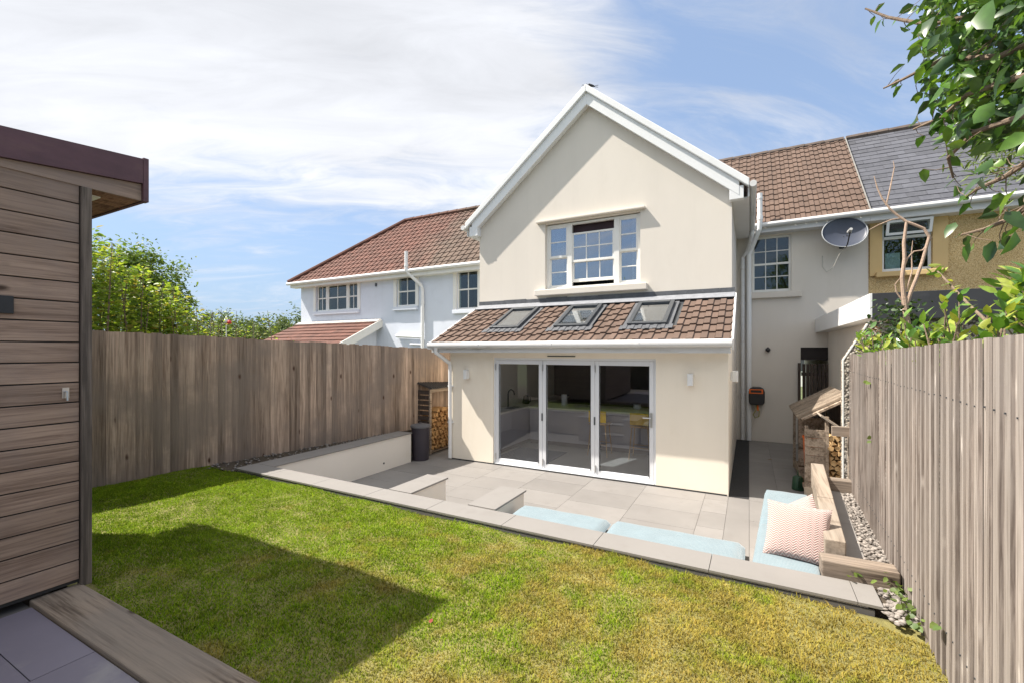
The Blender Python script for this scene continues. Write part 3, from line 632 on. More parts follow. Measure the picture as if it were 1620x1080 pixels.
for a in (-.05, WE):
    MB().obox(O_, X, S_, N_, a+(.02 if a < 0 else 0), a+(.05 if a < 0 else .03), -.03, LE-.03, -.12, .045).build('verge_cap', WHITE, H, bevel=.005)
for c in SKY_X:
    sk = MB(); U0 = c+5.73
    a0, a1, b0, b1 = U0-.33, U0+.33, s0_-.02, s1_+.02
    sk.obox(O_, X, S_, N_, a0, a0+.075, b0, b1, .0, .095).obox(O_, X, S_, N_, a1-.075, a1, b0, b1, .0, .095)
    sk.obox(O_, X, S_, N_, a0+.075, a1-.075, b0, b0+.085, .0, .093).obox(O_, X, S_, N_, a0+.075, a1-.075, b1-.10, b1, .0, .105)
    s = sk.build('skylight', DARKMETAL, H, bevel=.006)
    MB().obox(O_, X, S_, N_, a0+.07, a1-.07, b0+.08, b1-.095, .062, .072).build('pane', PANE_UP, s)
    m = MB()
    for (p, q, r, t_) in ((a0-.075, a0-.001, b0-.02, b1+.05), (a1+.001, a1+.075, b0-.02, b1+.05)): m.obox(O_, X, S_, N_, p, q, r, t_, .03, .045)
    for k in range(14):
        w0 = a0-.11+k*(a1-a0+.22)/14; m.obox(O_, X, S_, N_, w0, w0+(a1-a0+.22)/14, b0-.17+.004*(k % 2), b0-.001, .046, .052+.010*(k % 2))
    m.build('flashing', LEAD, s)
    for (p, q, r, t_) in ((a0+.02, a0+.032, s0_, s1_), (a1-.032, a1-.02, s0_, s1_)): MB().obox(O_, X, S_, N_, p, q, r, t_, -.25, .0).build('reveal', WHITE, s)
MB().box(-5.73, -.24, 7.325, 7.355, 2.20, 2.355).build('fascia', GUTTER, H); MB().box(-5.73, -.24, 7.356, 7.649, 2.20, 2.22).build('soffit', GUTTER, H)
m = MB(); m.tube([(-5.76, 7.262, 2.345), (-.215, 7.262, 2.35)], .058, 14)
for x in (-4.6, -3.1, -1.6): m.tube([(x, 7.262, 2.346), (x+.06, 7.262, 2.346)], .064, 14)
m.build('gutter', GUTTER, H)
m = MB(); m.tube([(-5.58, 7.262, 2.31), (-5.58, 7.27, 2.20), (-5.47, 7.58, 1.98), (-5.47, 7.60, 1.90), (-5.47, 7.60, .03)], .038, 12)
for z in (1.5, .75): m.box(-5.53, -5.41, 7.60, 7.649, z, z+.025)
m.build('downpipe', WHITE, H, smooth=False)
m = MB(); m.box(-3.30, -2.76, 7.640, 7.66, 2.128, 2.145); m.build('vent_slot', BLACK, H)
MB().box(-5.45, -.3, 7.642, 7.652, .0, .022).build('wall_foot_shadow_strip', DRAIN, H)  # solid dark strip put in as the shadow line at the wall foot
# ---- folding doors
dyf = 7.685
m = MB(); m.box(-4.47, -4.435, dyf, dyf+.09, .0, 2.1).box(-1.395, -1.36, dyf, dyf+.09, .0, 2.1).box(-4.435, -1.395, dyf+.002, dyf+.088, 2.06, 2.1).box(-4.435, -1.395, dyf-.03, dyf+.088, .0, .035)
m.build('door_frame', ALU, H, bevel=.004)
for i in range(3):
    a = -4.433+i*1.0127; b = a+1.0085; st = .075
    m = MB(); m.box(a, a+st, dyf+.004, dyf+.07, .038, 2.057).box(b-st, b, dyf+.004, dyf+.07, .038, 2.057)
    m.box(a+st, b-st, dyf+.006, dyf+.068, .038, .125).box(a+st, b-st, dyf+.006, dyf+.068, 1.98, 2.057)
    lf = m.build('door_leaf', ALU, H, bevel=.005)
    MB().box(a+st-.01, b-st+.01, dyf+.03, dyf+.038, .115, 1.99).build('pane', DOORGLASS, lf)
    each('gasket', BLACK, lf, [(a+st, a+st+.008, dyf+.0, dyf+.012, .125, 1.98), (b-st-.008, b-st, dyf+.0, dyf+.012, .125, 1.98)])
    if i == 2:
        m = MB(); hx = b-.04
        m.box(hx-.018, hx+.018, dyf-.012, dyf+.003, .96, 1.20); m.tube([(hx, dyf-.01, 1.12), (hx, dyf-.055, 1.12), (hx-.13, dyf-.055, 1.12)], .010, 8); m.build('handle', STEEL, lf)
    else:
        m = MB(); m.box(b-.012, b+.010, dyf-.012, dyf+.003, .93, 1.07); m.build('hinge', DARKMETAL, lf)
    each('hinge', STEEL, lf, [(a-.004, a+.016, dyf-.010, dyf+.003, z, z+.12) for z in (.10, 1.86)])
# ---- kitchen shell seen through the doors
m = MB(); m.box(-5.25, -.53, 7.9, 12.6, -.02, -.002).build('kitchen_floor', KFLOOR, H)
MB().box(-5.25, -.53, 7.79, 7.899, -.02, -.004).build('door_sill', ALU, H)
m = MB(); m.box(-5.249, -5.22, 7.9, 12.6, 0, 2.4).box(-.56, -.531, 7.9, 12.6, 0, 2.4).box(-5.25, -.53, 9.21, 12.6, 2.40, 2.46); m.build('kitchen_lining', KWALL, H)
MB().box(-5.25, -.53, 12.6, 12.68, 0, 2.5).build('kitchen_back_wall', KDARK, H)

# ================================================================== WALL LAMPS
def wall_lamp(loc, nrm, label):
    t = thing('wall_lamp', label, 'wall lamp', loc, 'white up and down wall lamps on the cream walls'); x, y, z = loc; n = Vector(nrm); U_ = Vector((-n.y, n.x, 0))
    MB().obox(loc, U_, n, Z, -.035, .035, 0, .02, -.07, .07).build('back_plate', WHITE, t, bevel=.003)
    MB().obox(Vector(loc)+n*.0, U_, n, Z, -.042, .042, .021, .115, -.095, .095).build('shade', WHITE, t, bevel=.008)
    MB().obox(Vector(loc), U_, n, Z, -.030, .030, .035, .10, -.098, -.0955).build('lens', plain('amber_lens%d' % len(MATS), (.65, .40, .22), .4), t)
wall_lamp((-5.06, 7.648, 1.76), (0, -1, 0), 'small white box lamp left of the glass doors, beside the downpipe')
wall_lamp((-.82, 7.648, 1.78), (0, -1, 0), 'small white box lamp on the cream wall right of the glass doors')
wall_lamp((-.278, 8.55, 1.80), (1, 0, 0), 'small white box lamp round the corner facing the shaded side passage')
# ================================================================== KITCHEN CONTENTS
t = thing('kitchen_units', 'lilac grey base cabinets with pale worktop along the kitchen side wall', 'kitchen units', (-4.98, 9.8, 0))
MB().box(-5.215, -4.76, 8.25, 12.55, .10, .86).build('cabinet', KUNIT, t); MB().box(-5.215, -4.82, 8.27, 12.55, 0, .10).build('plinth', KDARK, t)
MB().box(-5.218, -4.73, 8.20, 12.58, .862, .90).build('worktop', KTOP, t, bevel=.004)
m = MB(); m.tube([(-5.05, 9.35, .90), (-5.05, 9.35, 1.22), (-5.03, 9.35, 1.29), (-4.97, 9.35, 1.33), (-4.90, 9.35, 1.29), (-4.88, 9.35, 1.20)], .016, 8); m.build('tap', DARKMETAL, t, smooth=True)
MB().box(-5.02, -4.82, 9.1, 9.6, .901, .906).build('sink', BLACK, t)
t = thing('kitchen_window', 'small dark framed window high on the kitchen side wall', 'window', (-5.2, 8.6, 1.5))
MB().box(-5.219, -5.18, 8.30, 8.95, 1.25, 1.95).build('frame', DIM, t); MB().box(-5.179, -5.172, 8.36, 8.89, 1.31, 1.89).build('pane', PANE, t)
t = thing('kitchen_island', 'grey kitchen peninsula with pale top and open shelves at one end', 'kitchen island', (-3, 10.3, 0))
MB().box(-4.72, -1.75, 9.85, 10.7, .10, .86).build('cabinet', KUNIT, t); MB().box(-4.72, -1.75, 9.9, 10.65, 0, .10).build('plinth', KDARK, t)
MB().box(-4.725, -1.0, 9.78, 10.75, .862, .90).build('worktop', KTOP, t, bevel=.004)
m = MB(); m.box(-1.05, -1.01, 9.85, 10.7, 0, .861)
for z in (.28, .56): m.box(-1.749, -1.051, 9.86, 10.69, z, z+.03)
m.box(-1.749, -1.051, 10.66, 10.695, 0, .86); m.build('shelf', BEECH, t)
def stool(x, y, label):
    t = thing('bar_stool', label, 'bar stool', (x, y, 0), 'yellow bar stools at the kitchen island')
    MB().box(x-.2, x+.2, y-.18, y+.18, .66, .69).build('seat', BEECH, t, bevel=.012)
    MB().prism([(x-.19+.38*i/8, y-.2+.03*math.cos((i-4)*.4)) for i in range(9)]+[(x+.19-.38*i/8, y-.18+.03*math.cos((4-i)*.4)) for i in range(9)], 'z', .72, .96).build('backrest', YELLOW, t)
    for sx in (-1, 1):
        for sy in (-1, 1): MB().tube([(x+sx*.16, y+sy*.14, .665), (x+sx*.21, y+sy*.19, 0)], [.014, .010], 8).build('leg', BEECH, t)
    m = MB(); c = .25; q = .188
    for a, b in (((-q, -.165), (q, -.165)), ((-q, .165), (q, .165))): m.tube([(x+a[0], y+a[1], c), (x+b[0], y+b[1], c)], .009, 6)
    m.build('stretcher', BEECH, t)
stool(-2.85, 9.45, 'yellow backed bar stool with splayed wooden legs behind the middle glass door')
stool(-1.98, 9.48, 'yellow backed bar stool half hidden at the right end of the kitchen island')
props(MB().box(-4.7, -3.55, 7.98, 9.3, -.001, .008).build('rug', RUGM, origin=(-4.1, 8.6, 0)), 'grey dotted rug on the kitchen floor behind the left glass door', 'rug')
t = thing('kitchen_roll', 'white kitchen roll standing on the worktop corner', 'kitchen roll', (-4.0, 10.3, .902)); MB().lathe((-4.0, 10.3, .902), [(.07, .02), (.07, .27)], 18).build('paper', WHITE, t, smooth=False); MB().lathe((-4.0, 10.3, .902), [(.08, 0), (.08, .018)], 18).build('base', STEEL, t)
t = thing('kettle', 'black kettle on the worktop beside the tap', 'kettle', (-5.02, 10.25, .902)); MB().lathe((-5.02, 10.25, .902), [(.085, 0), (.09, .03), (.07, .17), (.045, .21), (.001, .225)], 18).build('body', BLACK, t, smooth=True); MB().tube([(-4.94, 10.25, 1.08), (-4.89, 10.25, 1.06), (-4.89, 10.25, .97), (-4.93, 10.25, .95)], .01, 6).build('handle', BLACK, t)
props(MB().lathe((-2.25, 10.35, .902), [(.05, 0), (.09, .05), (.08, .11), (.085, .12), (.0, .10)], 18).build('bowl', WHITE, smooth=True, origin=(-2.25, 10.35, .902)), 'white bowl on the kitchen island top', 'bowl')

# ================================================================== LEFT NEIGHBOUR
L = thing('house', 'pale blue white house with red tiled hipped roof beyond the brown fence', 'house', (-12, 12.7, 0))
h_ = [(-15.95, -13.55, 3.84, 4.92), (-11.55, -10.65, 3.84, 4.96), (-8.86, -8.0, 3.62, 5.0)]
MB().panel((-16.9, 12.7, -.02), X, Z, Y, 11.13, 5.12, .25, [(a+16.9, b+16.9, c+.02, d_+.02) for a, b, c, d_ in h_]).box(-16.9, -16.65, 12.95, 18, -.02, 5.1).build('wall', PALE, L)
m = MB(); ex0 = -17.25; zE = 5.10; RZ2 = 7.95; sl2 = (RZ2-zE)/(RY-EY); S_ = Vector((0, 1, sl2)).normalized(); N_ = Vector((0, -sl2, 1)).normalized(); Lm2 = math.hypot(RY-EY, RZ2-zE)
hipx = 3.85; Wl = 17.25-6.1
O_ = Vector((ex0, EY, zE-.02)); tiles(m, O_, X, S_, N_, Wl, Lm2, .25, .30, PROF(.25), keep=lambda u_, s_: u_ > hipx*s_/Lm2-.05)
P_ = lambda u_, s_, n_: O_+Vector(X)*u_+S_*s_+N_*n_
m.add([P_(0, 0, -.09), P_(Wl, 0, -.09), P_(Wl, Lm2, -.09), P_(hipx, Lm2, -.09), P_(0, 0, 0), P_(Wl, 0, 0), P_(Wl, Lm2, 0), P_(hipx, Lm2, 0)], MB.BF)
rA = P_(hipx, Lm2, 0); b0 = Vector((ex0, EY+2*(RY-EY), zE-.02)); b1 = Vector((ex0+Wl, EY+2*(RY-EY), zE-.02)); rB = P_(Wl, Lm2, 0)
m.add([P_(0, 0, 0), b0, rA], [(0, 2, 1)]); m.add([b0, b1, rB, rA], [(0, 3, 2, 1)])
n = 14
for i in range(n):
    a = P_(hipx*i/n, Lm2*i/n, .05); b = P_(hipx*(i+1.04)/n, Lm2*(i+1.04)/n, .06); m.tube([a, b], [.10, .09], 8)
for i in range(16): m.tube([rA+Vector((i*.46, 0, .05)), rA+Vector((i*.46+.455, 0, .055))], [.10, .108], 8)
m.build('roof', TILE_RED, L)
MB().box(-17.2, -6.08, 12.40, 12.43, 4.88, 5.06).build('fascia', WHITEW, L); MB().box(-17.2, -6.08, 12.43, 12.70, 4.88, 4.90).build('soffit', WHITEW, L)
m = MB(); m.tube([(-17.28, 12.32, 5.04), (-6.14, 12.32, 5.08)], .062, 12); m.build('gutter', WHITE, L)
m = MB(); m.tube([(-10.75, 12.30, 5.75), (-10.75, 12.30, 5.10), (-10.70, 12.34, 4.98), (-10.32, 12.60, 4.55), (-10.28, 12.62, 4.4), (-10.28, 12.62, 0)], .062, 12)
m.tube([(-10.75, 12.30, 5.2), (-10.75, 12.30, 5.28)], .075, 12); m.tube([(-10.28, 12.62, 3.9), (-10.28, 12.62, 3.98)], .072, 12)
m.build('soil_pipe', WHITE, L)
m = MB(); m.tube([(-10.3, 12.62, 2.72), (-11.5, 12.62, 2.78)], .055, 10); m.build('waste_pipe', WHITE, L)
m = MB(); m.tube([(-10.3, 12.62, 2.46), (-10.85, 12.62, 2.48)], .03, 8); m.build('waste_pipe', WHITE, L)
for k, (a, b, c, d_) in enumerate(h_):
    m = MB(); m.box(a-.12, b+.12, 12.58, 12.699, c-.13, c-.002); m.build('sill', PALE, L, bevel=.01)
    each('window_surround', WHITEW, L, [(q[0], q[1], 12.665, 12.699, c, d_-.02) for q in ((a-.14, a), (b, b+.14))])
    if k == 0:
        for q0, q1, cc in ((a+.02, a+.58, 2), (a+.64, b-.64, 2), (b-.58, b-.02, 2)): window(L, q0, q1, c, d_, 12.7, cc, 2, fw=.055, bar=.025, rail=1, pmat=PANE, inset=.05)
        MB().box(a+.581, a+.639, 12.74, 12.83, c, d_).box(b-.639, b-.581, 12.74, 12.83, c, d_).build('mullion', WHITEW, L)
    else: window(L, a, b, c, d_, 12.7, 2, 2, fw=.06, bar=.025, rail=1, pmat=PANE, inset=.05)
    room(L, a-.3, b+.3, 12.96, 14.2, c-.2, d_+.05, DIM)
MB().box(-12.62, -12.54, 12.67, 12.699, 4.68, 4.80).build('vent', DARKMETAL, L)
# lean-to
m = MB(); m.prism([(9.2, 0), (12.69, 0), (12.69, 3.28), (9.2, 1.66)], 'x', -16.7, -12.55); m.build('lean_to_wall', PALE, L)
S_ = Vector((0, 3.7, 1.72)).normalized(); N_ = Vector((0, -1.72, 3.7)).normalized(); O_ = Vector((-16.95, 9.0, 1.68)); m = MB(); tiles(m, O_, X, S_, N_, 4.65, 4.08, .30, .31, FLATP(.30), lift=.035, th=.03)
m.obox(O_-N_*.06, X, S_, N_, 0, 4.65, 0, 4.06, 0, .055); m.build('lean_to_roof', TILE_RED, L)
MB().obox(O_, X, S_, N_, 4.66, 4.70, -.05, 4.05, -.24, .03).build('bargeboard', WHITEW, L)
MB().obox(O_, X, S_, N_, 0, 4.66, 3.80, 4.07, .042, .052).build('flashing', plain('mossy_mortar_flashing', (.42, .40, .38), .8, .3, 6, dirt=(.15, .12, .10), dirt_amt=.8), L)

# ================================================================== RIGHT NEIGHBOUR
O = thing('house', 'ochre pebbledashed house with blue grey slate roof at the right', 'house', (5, 12.7, 0))
MB().panel((2.382, 12.72, 0), X, Z, Y, 7.6, 5.25, .25, [(.24, 1.09, 3.99, 5.10)]).build('wall', PEB_OR, O)
each('window_surround', OCHRE, O, [(2.40, 2.62, 12.66, 12.719, 3.9, 5.2), (3.47, 3.72, 12.66, 12.719, 3.9, 5.2)], bevel=.004)
m = MB(); m.box(2.50, 3.62, 12.56, 12.719, 3.86, 3.97); m.build('sill', OCHRE, O, bevel=.01)
m = MB(); a = 12.76
m.box(2.62, 2.67, a, a+.06, 3.99, 5.10).box(3.42, 3.47, a, a+.06, 3.99, 5.10).box(2.67, 3.42, a+.002, a+.058, 3.99, 4.05).box(2.67, 3.42, a+.002, a+.058, 5.05, 5.10).box(2.67, 3.42, a-.02, a+.058, 4.70, 4.76)
f = m.build('window', WHITE, O, bevel=.004); MB().box(2.665, 3.425, a+.02, a+.03, 4.045, 4.705).build('pane', PANE, f); MB().box(2.665, 3.425, a+.024, a+.034, 4.755, 5.055).build('pane', PANE, f)
m = MB(); T_ = Vector((0, -.35, .94)).normalized(); N2 = Vector((0, -.94, -.35)).normalized(); o_ = Vector((2.66, a-.18, 4.76))
m.obox(o_, X, T_, N2, 0, .77, 0, .05, -.02, .02).obox(o_, X, T_, N2, 0, .77, .27, .32, -.02, .02).obox(o_, X, T_, N2, 0, .05, .05, .27, -.02, .02).obox(o_, X, T_, N2, .72, .77, .05, .27, -.02, .02)
g = m.build('open_fanlight', WHITE, O); MB().obox(o_, X, T_, N2, .045, .725, .045, .275, -.004, .004).build('pane', PANE, g)
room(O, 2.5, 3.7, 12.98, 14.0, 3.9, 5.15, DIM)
props(MB().box(2.72, 2.98, 12.9, 12.93, 4.06, 4.42).build('folder', plain('pale_blue_board', (.40, .50, .56), .6), O))
S_ = Vector((0, 1, sl_)).normalized(); N_ = Vector((0, -sl_, 1)).normalized(); O_ = Vector((2.38, EY, EZ-.03)); m = MB()
tiles(m, O_, X, S_, N_, 7.6, Lm, .34, .215, FLATP(.34), lift=.014, th=.008, stagger=True, jit=.006)
m.obox(O_-N_*.09, X, S_, N_, 0, 7.6, 0, Lm, 0, .085); S2 = Vector((0, -1, sl_)).normalized(); m.obox(Vector((2.38, RY+(RY-EY), EZ-.03)), X, S2, Vector((0, sl_, 1)).normalized(), 0, 7.6, 0, Lm, -.09, .02)
m.build('roof', SLATE, O)
m = MB()
for i in range(17): m.tube([(2.38+i*.457, RY, RZ-.02), (2.38+i*.457+.45, RY, RZ-.015)], [.085, .092], 8)
m.build('ridge_tile', RIDGE, O)
MB().box(2.362, 9.9, 12.40, 12.43, 5.08, 5.25).build('fascia', GUTTER, O); MB().box(2.362, 9.9, 12.43, 12.719, 5.08, 5.10).build('soffit', GUTTER, O)
m = MB(); m.tube([(2.362, 12.32, 5.26), (9.9, 12.32, 5.30)], .062, 12); m.build('gutter', GUTTER, O)
# outbuilding between the two gardens
B = thing('outbuilding', 'flat roofed outbuilding with white side fascia and charcoal end fascia behind the pale fence', 'outbuilding', (2.5, 10, 0))
MB().box(1.63, 5.2, 7.62, 12.69, 0, 2.66).build('wall', CREAM2, B)
MB().prism([(1.125, 0), (2.6, 0), (2.6, 2.60), (1.40, 2.60), (1.125, 2.10)], 'y', 7.40, 7.615).build('end_wall', PEB_GR, B)
m = MB(); m.prism([(1.112, -.0), (1.124, -.0), (1.124, 2.105), (1.112, 2.108)], 'y', 7.397, 7.425); m.prism([(1.112, 2.110), (1.124, 2.107), (1.399, 2.601), (1.388, 2.61)], 'y', 7.397, 7.425); m.build('render_edge', WHITEW, B)
m = MB(); m.box(1.38, 1.41, 7.30, 9.4, 2.66, 2.97).box(1.38, 1.41, 9.404, 12.69, 2.66, 2.97); m.build('side_fascia', WHITE, B, bevel=.003)
MB().box(1.411, 3.45, 7.30, 7.335, 2.63, 2.97).build('end_fascia', DKFASC, B, bevel=.003)
MB().box(3.452, 5.4, 7.30, 7.335, 2.68, 2.97).build('end_fascia', plain('brown_board', (.085, .055, .05), .7, .25, 4), B)
MB().box(1.412, 5.4, 7.336, 12.69, 2.90, 2.965).build('roof', DKFASC, B); MB().box(1.412, 5.4, 7.336, 12.69, 2.662, 2.68).build('soffit', WHITEW, B)

# house seen through the side passage, across the street
t = thing('house', 'white house across the street glimpsed above the dark side gate', 'house', (4, 34, 0))
MB().box(0, 9, 34, 40, -.02, 5.5).build('wall', WHITEW, t); MB().prism([(33.7, 5.5), (40.3, 5.5), (37, 8)], 'x', -.3, 9.3).build('roof', SLATE, t)
for x in (2.6, 3.55, 5.5): f = MB().box(x, x+.7, 33.95, 33.99, .9, 2.6).build('window', WHITE, t); MB().box(x+.06, x+.64, 33.93, 33.949, .96, 2.54).build('pane', DARKMETAL, f)
# ================================================================== FENCES
def fence(name, label, A_, B_, ztop, z0, mat, inward, bw=.098, rag=.011, thick=1.0, nails=()):
    A_, B_ = Vector(A_), Vector(B_); dvec = (B_-A_); Ln = dvec.length; U_ = dvec/Ln; N_ = Vector(inward)
    t = thing(name, label, 'fence', (A_.x, A_.y, z0)); m = MB(); a = 0; nl = []
    while a < Ln-.02:
        w_ = bw*random.uniform(.88, 1.10); th = random.uniform(.014, .022)*thick; tw = random.uniform(.006, .008); q = A_+U_*a; zt_ = ztop(a/Ln)+random.uniform(-rag, rag)
        w1 = min(w_+.010, Ln-a); nl.append((q, w1))
        vs = []
        for zz_ in (z0, zt_):
            lean = 0 if zz_ == z0 else random.uniform(-.002, .002)
            vs += [q+N_*(0+lean)+Vector((0, 0, zz_)), q+N_*(.005+lean)+Vector((0, 0, zz_)), q+U_*w1+N_*(tw+th+lean)+Vector((0, 0, zz_)), q+U_*w1+N_*(tw+lean)+Vector((0, 0, zz_))]
        m.add(vs, [(0, 1, 2, 3)[::-1], (4, 5, 6, 7), (0, 1, 5, 4), (1, 2, 6, 5), (2, 3, 7, 6), (3, 0, 4, 7)]); a += w_
    nb = len(m.f)
    if nails:
        for q_, w1_ in nl:
            for zc in nails:
                for k_ in (.42,): m.obox(q_+Vector((0, 0, zc+random.uniform(-.006, .006))), U_, N_, Z, w1_*k_-.0035, w1_*k_+.0035, .008, .0165, -.0035, .0035)
    pn = m.build('board_panel', [mat, DARKMETAL], t); pn.data.polygons.foreach_set('material_index', [0]*nb+[1]*(len(m.f)-nb))
    for f in (.12, .5, .88):
        zc = z0+(ztop(.5)-z0)*f; MB().obox(A_+Vector((0, 0, zc)), U_, N_, Z, 0, Ln, -.07, -.002, -.04, .04).build('rail', mat, t)
    k = 0
    while k < Ln:
        MB().obox(A_+U_*k, U_, N_, Z, 0, .09, -.165, -.072, z0-.2, ztop(k/Ln)-.03).build('post', POSTW, t); k += 1.83
    return t
fl = lambda y: -7.30+.154*(y-2.2)
fence('board_fence', 'tall weathered brown vertical board fence along the left side of the lawn', (fl(.8), .8, 0), (fl(9.4), 9.4, 0), lambda f: 2.55-.315*f, .50, FENCE_L, Vector((.988, -.152, 0)))
fr_ = lambda y: .92+.0464*(y-3.24)
RF = fence('board_fence', 'tall pale grey sunlit vertical board fence close on the right', (fr_(6.72), 6.72, 0), (fr_(-1.5), -1.5, 0), lambda f: 2.19+.19*f, .46, FENCE_R, Vector((-.9989, .0464, 0)), bw=.098, rag=.004, thick=.7, nails=(1.99, .78))
MB().box(1.13, 9, -6, 7.39, -.30, .48).build('neighbour_garden', SOIL, kind='structure')
MB().box(-20, -7.62, -6, 7.5, -.30, .35).build('left_garden', SOIL, kind='structure')

# ================================================================== SHED
S = thing('garden_shed', 'timber garden room with horizontal greying planks and a flat purple brown roof edge', 'garden shed', (-5.4, -.2, .6))
SX, Y0, Y1 = -4.07, -2.1, 1.335
m = MB(); z = .668; ph = .1355
for i in range(20):
    y = Y0; cuts = [Y0, random.uniform(-1.2, .2), Y1]
    for a, b in zip(cuts[:-1], cuts[1:]):
        m.add([(SX-.022, a, z), (SX-.004, a, z), (SX-.004, b-.003, z), (SX-.022, b-.003, z), (SX-.022, a, z+ph-.009), (SX-.001, a, z+ph-.009), (SX-.001, b-.003, z+ph-.009), (SX-.022, b-.003, z+ph-.009)], MB.BF)
    z += ph
m.build('plank_wall', SHEDW, S, bevel=.002)
MB().box(-6.85, SX-.023, Y0, 1.36, .64, 3.36).build('wall_core', DIM, S)
m = MB(); z = .668
for i in range(20): m.box(-6.85, SX-.05, 1.361, 1.379, z, z+ph-.005); z += ph
m.build('plank_wall', SLEEP_X, S)
MB().box(SX-.05, SX+.018, 1.338, 1.395, .615, 3.36).build('corner_post', POSTW, S, bevel=.003)
m = MB(); m.prism([(-2.25, 3.365), (.5, 3.368), (1.685, 3.49), (1.685, 3.675), (.5, 3.56), (-2.25, 3.56)], 'x', SX+.012, SX+.034); m.build('fascia', FASCIA, S)
m = MB(); m.prism([(.45, 3.362), (1.685, 3.362), (1.685, 3.487), (.5, 3.366)], 'x', SX-.012, SX+.008); m.build('fascia_filler', SHEDW, S)
MB().box(SX-.02, SX+.037, 1.687, 1.722, 3.355, 3.685).build('corner_trim', FASCIA, S, bevel=.003)
MB().box(-6.9, SX-.021, 1.690, 1.715, 3.357, 3.675).build('fascia', FASCIA, S)
m = MB(); m.prism([(-2.25, 3.50), (.5, 3.50), (1.685, 3.61), (1.685, 3.66), (.5, 3.55), (-2.25, 3.55)], 'x', -6.9, SX+.010); m.build('roof', DARKMETAL, S)
m = MB(); x = SX-.03
while x > -6.8: m.box(x-.032, x, 1.40, 1.685, 3.362, 3.385); x -= .047
m.build('soffit_slats', BATTEN, S)
MB().box(-6.85, SX-.02, 1.40, 1.685, 3.40, 3.43).build('soffit', DIM, S)
MB().box(-4.52, -4.22, 1.45, 1.50, 3.352, 3.361).build('soffit_light', WHITE, S)
m = MB(); m.box(SX-.002, SX+.012, .93, 1.02, 2.46, 2.57); m.build('lock_plate', BLACK, S, bevel=.003)
m = MB(); m.tube([(SX-.002, 1.262, 1.96), (SX+.03, 1.262, 1.96), (SX+.035, 1.262, 1.90)], .006, 6); m.box(SX-.003, SX+.004, 1.245, 1.28, 1.915, 1.985); m.build('hook', STEEL, S)
# deck in front of it
MB().box(-4.6, .72, -4, 1.095, .0, .588).build('deck_bed', GROUT, kind='structure')
m = MB()
for i in range(6):
    x0_ = -4.03+i*.9
    for j in range(6):
        y1_ = 1.09-j*.6-(.0 if i % 2 else .25)
        m.box(x0_, min(x0_+.895, .71), y1_-.595, y1_, .589, .604)
    if not i % 2: m.box(x0_, min(x0_+.895, .71), .845, 1.09, .589, .604)
m.build('deck', DECKSLAB, kind='structure')
props(MB().box(-4.11, .70, 1.10, 1.352, .44, .625).build('edging_sleeper', SLEEP_X, bevel=.008, origin=(-2, 1.2, .44)), 'long weathered timber sleeper edging the grey slabs beside the shed', 'sleeper')

# ================================================================== RETAINING WALLS, STEPS, BENCHES
def coping(parent, O, U, Vv, len_, wid, sl=.9, first=0.0):
    a = -first
    while a < len_-.01:
        a0, a1 = max(a, 0), min(a+sl-.004, len_)
        MB().obox(O, U, Vv, Z, a0, a1, 0, wid, .0, .021).build('coping_slab', COPING, parent, bevel=.002); a += sl
UF = Vector((1, -.0135, 0)).normalized(); VF = Vector((.0135, 1, 0)).normalized()
t = thing('garden_wall', 'low cream rendered side wall with grey coping below the brown fence', 'garden wall', (-6.2, 5.5, 0))
MB().box(-6.36, -6.032, 4.06, 7.045, -.003, .566).build('wall', CREAM2, t)
coping(t, Vector((-6.385, 4.058, .569)), Y, Vector((-1, 0, 0))*-1, 3.0, .375, .9, .2)
MB().tube([(-6.034, 6.28, .14), (-6.024, 6.28, .14)], .018, 10).build('outlet', BLACK, t)
t = thing('retaining_wall', 'long low front retaining wall with pale coping along the lawn edge', 'garden wall', (-2.8, 3.9, 0))
MB().obox(Vector((-6.36, 3.775, 0)), UF, VF, Z, 0, 7.05, 0, .265, -.003, .566).build('wall', CREAM2, t)
MB().obox(Vector((-6.38, 3.756, 0)), UF, VF, Z, 0, 7.1, 0, .018, .40, .552).build('mortar_edge', COPEDGE, t)
coping(t, Vector((-6.385, 3.75, .569)), UF, VF, 7.15, .305, .9, .18)
t = thing('garden_steps', 'short flight of grey steps between two cream cheek walls down from the lawn', 'steps', (-3.1, 4.4, 0))
for a, b in ((-3.80, -3.46), (-2.67, -2.33)):
    y0_ = 4.028-.0135*(a+6.35)*.5
    MB().box(a+.02, b-.02, y0_+.02, 4.74, -.003, .566).build('cheek_wall', CREAM2, t); MB().box(a, b, y0_+.03, 4.77, .569, .590).build('coping_slab', COPING, t, bevel=.002)
each('riser', CREAM2, t, [(-3.479, -2.651, 4.03, 4.38, -.003, .375), (-3.479, -2.651, 4.381, 4.72, -.003, .18)])
MB().box(-3.479, -2.651, 4.03, 4.40, .376, .397).build('tread', COPING, t); MB().box(-3.479, -2.651, 4.402, 4.745, .181, .202).build('tread', COPING, t)
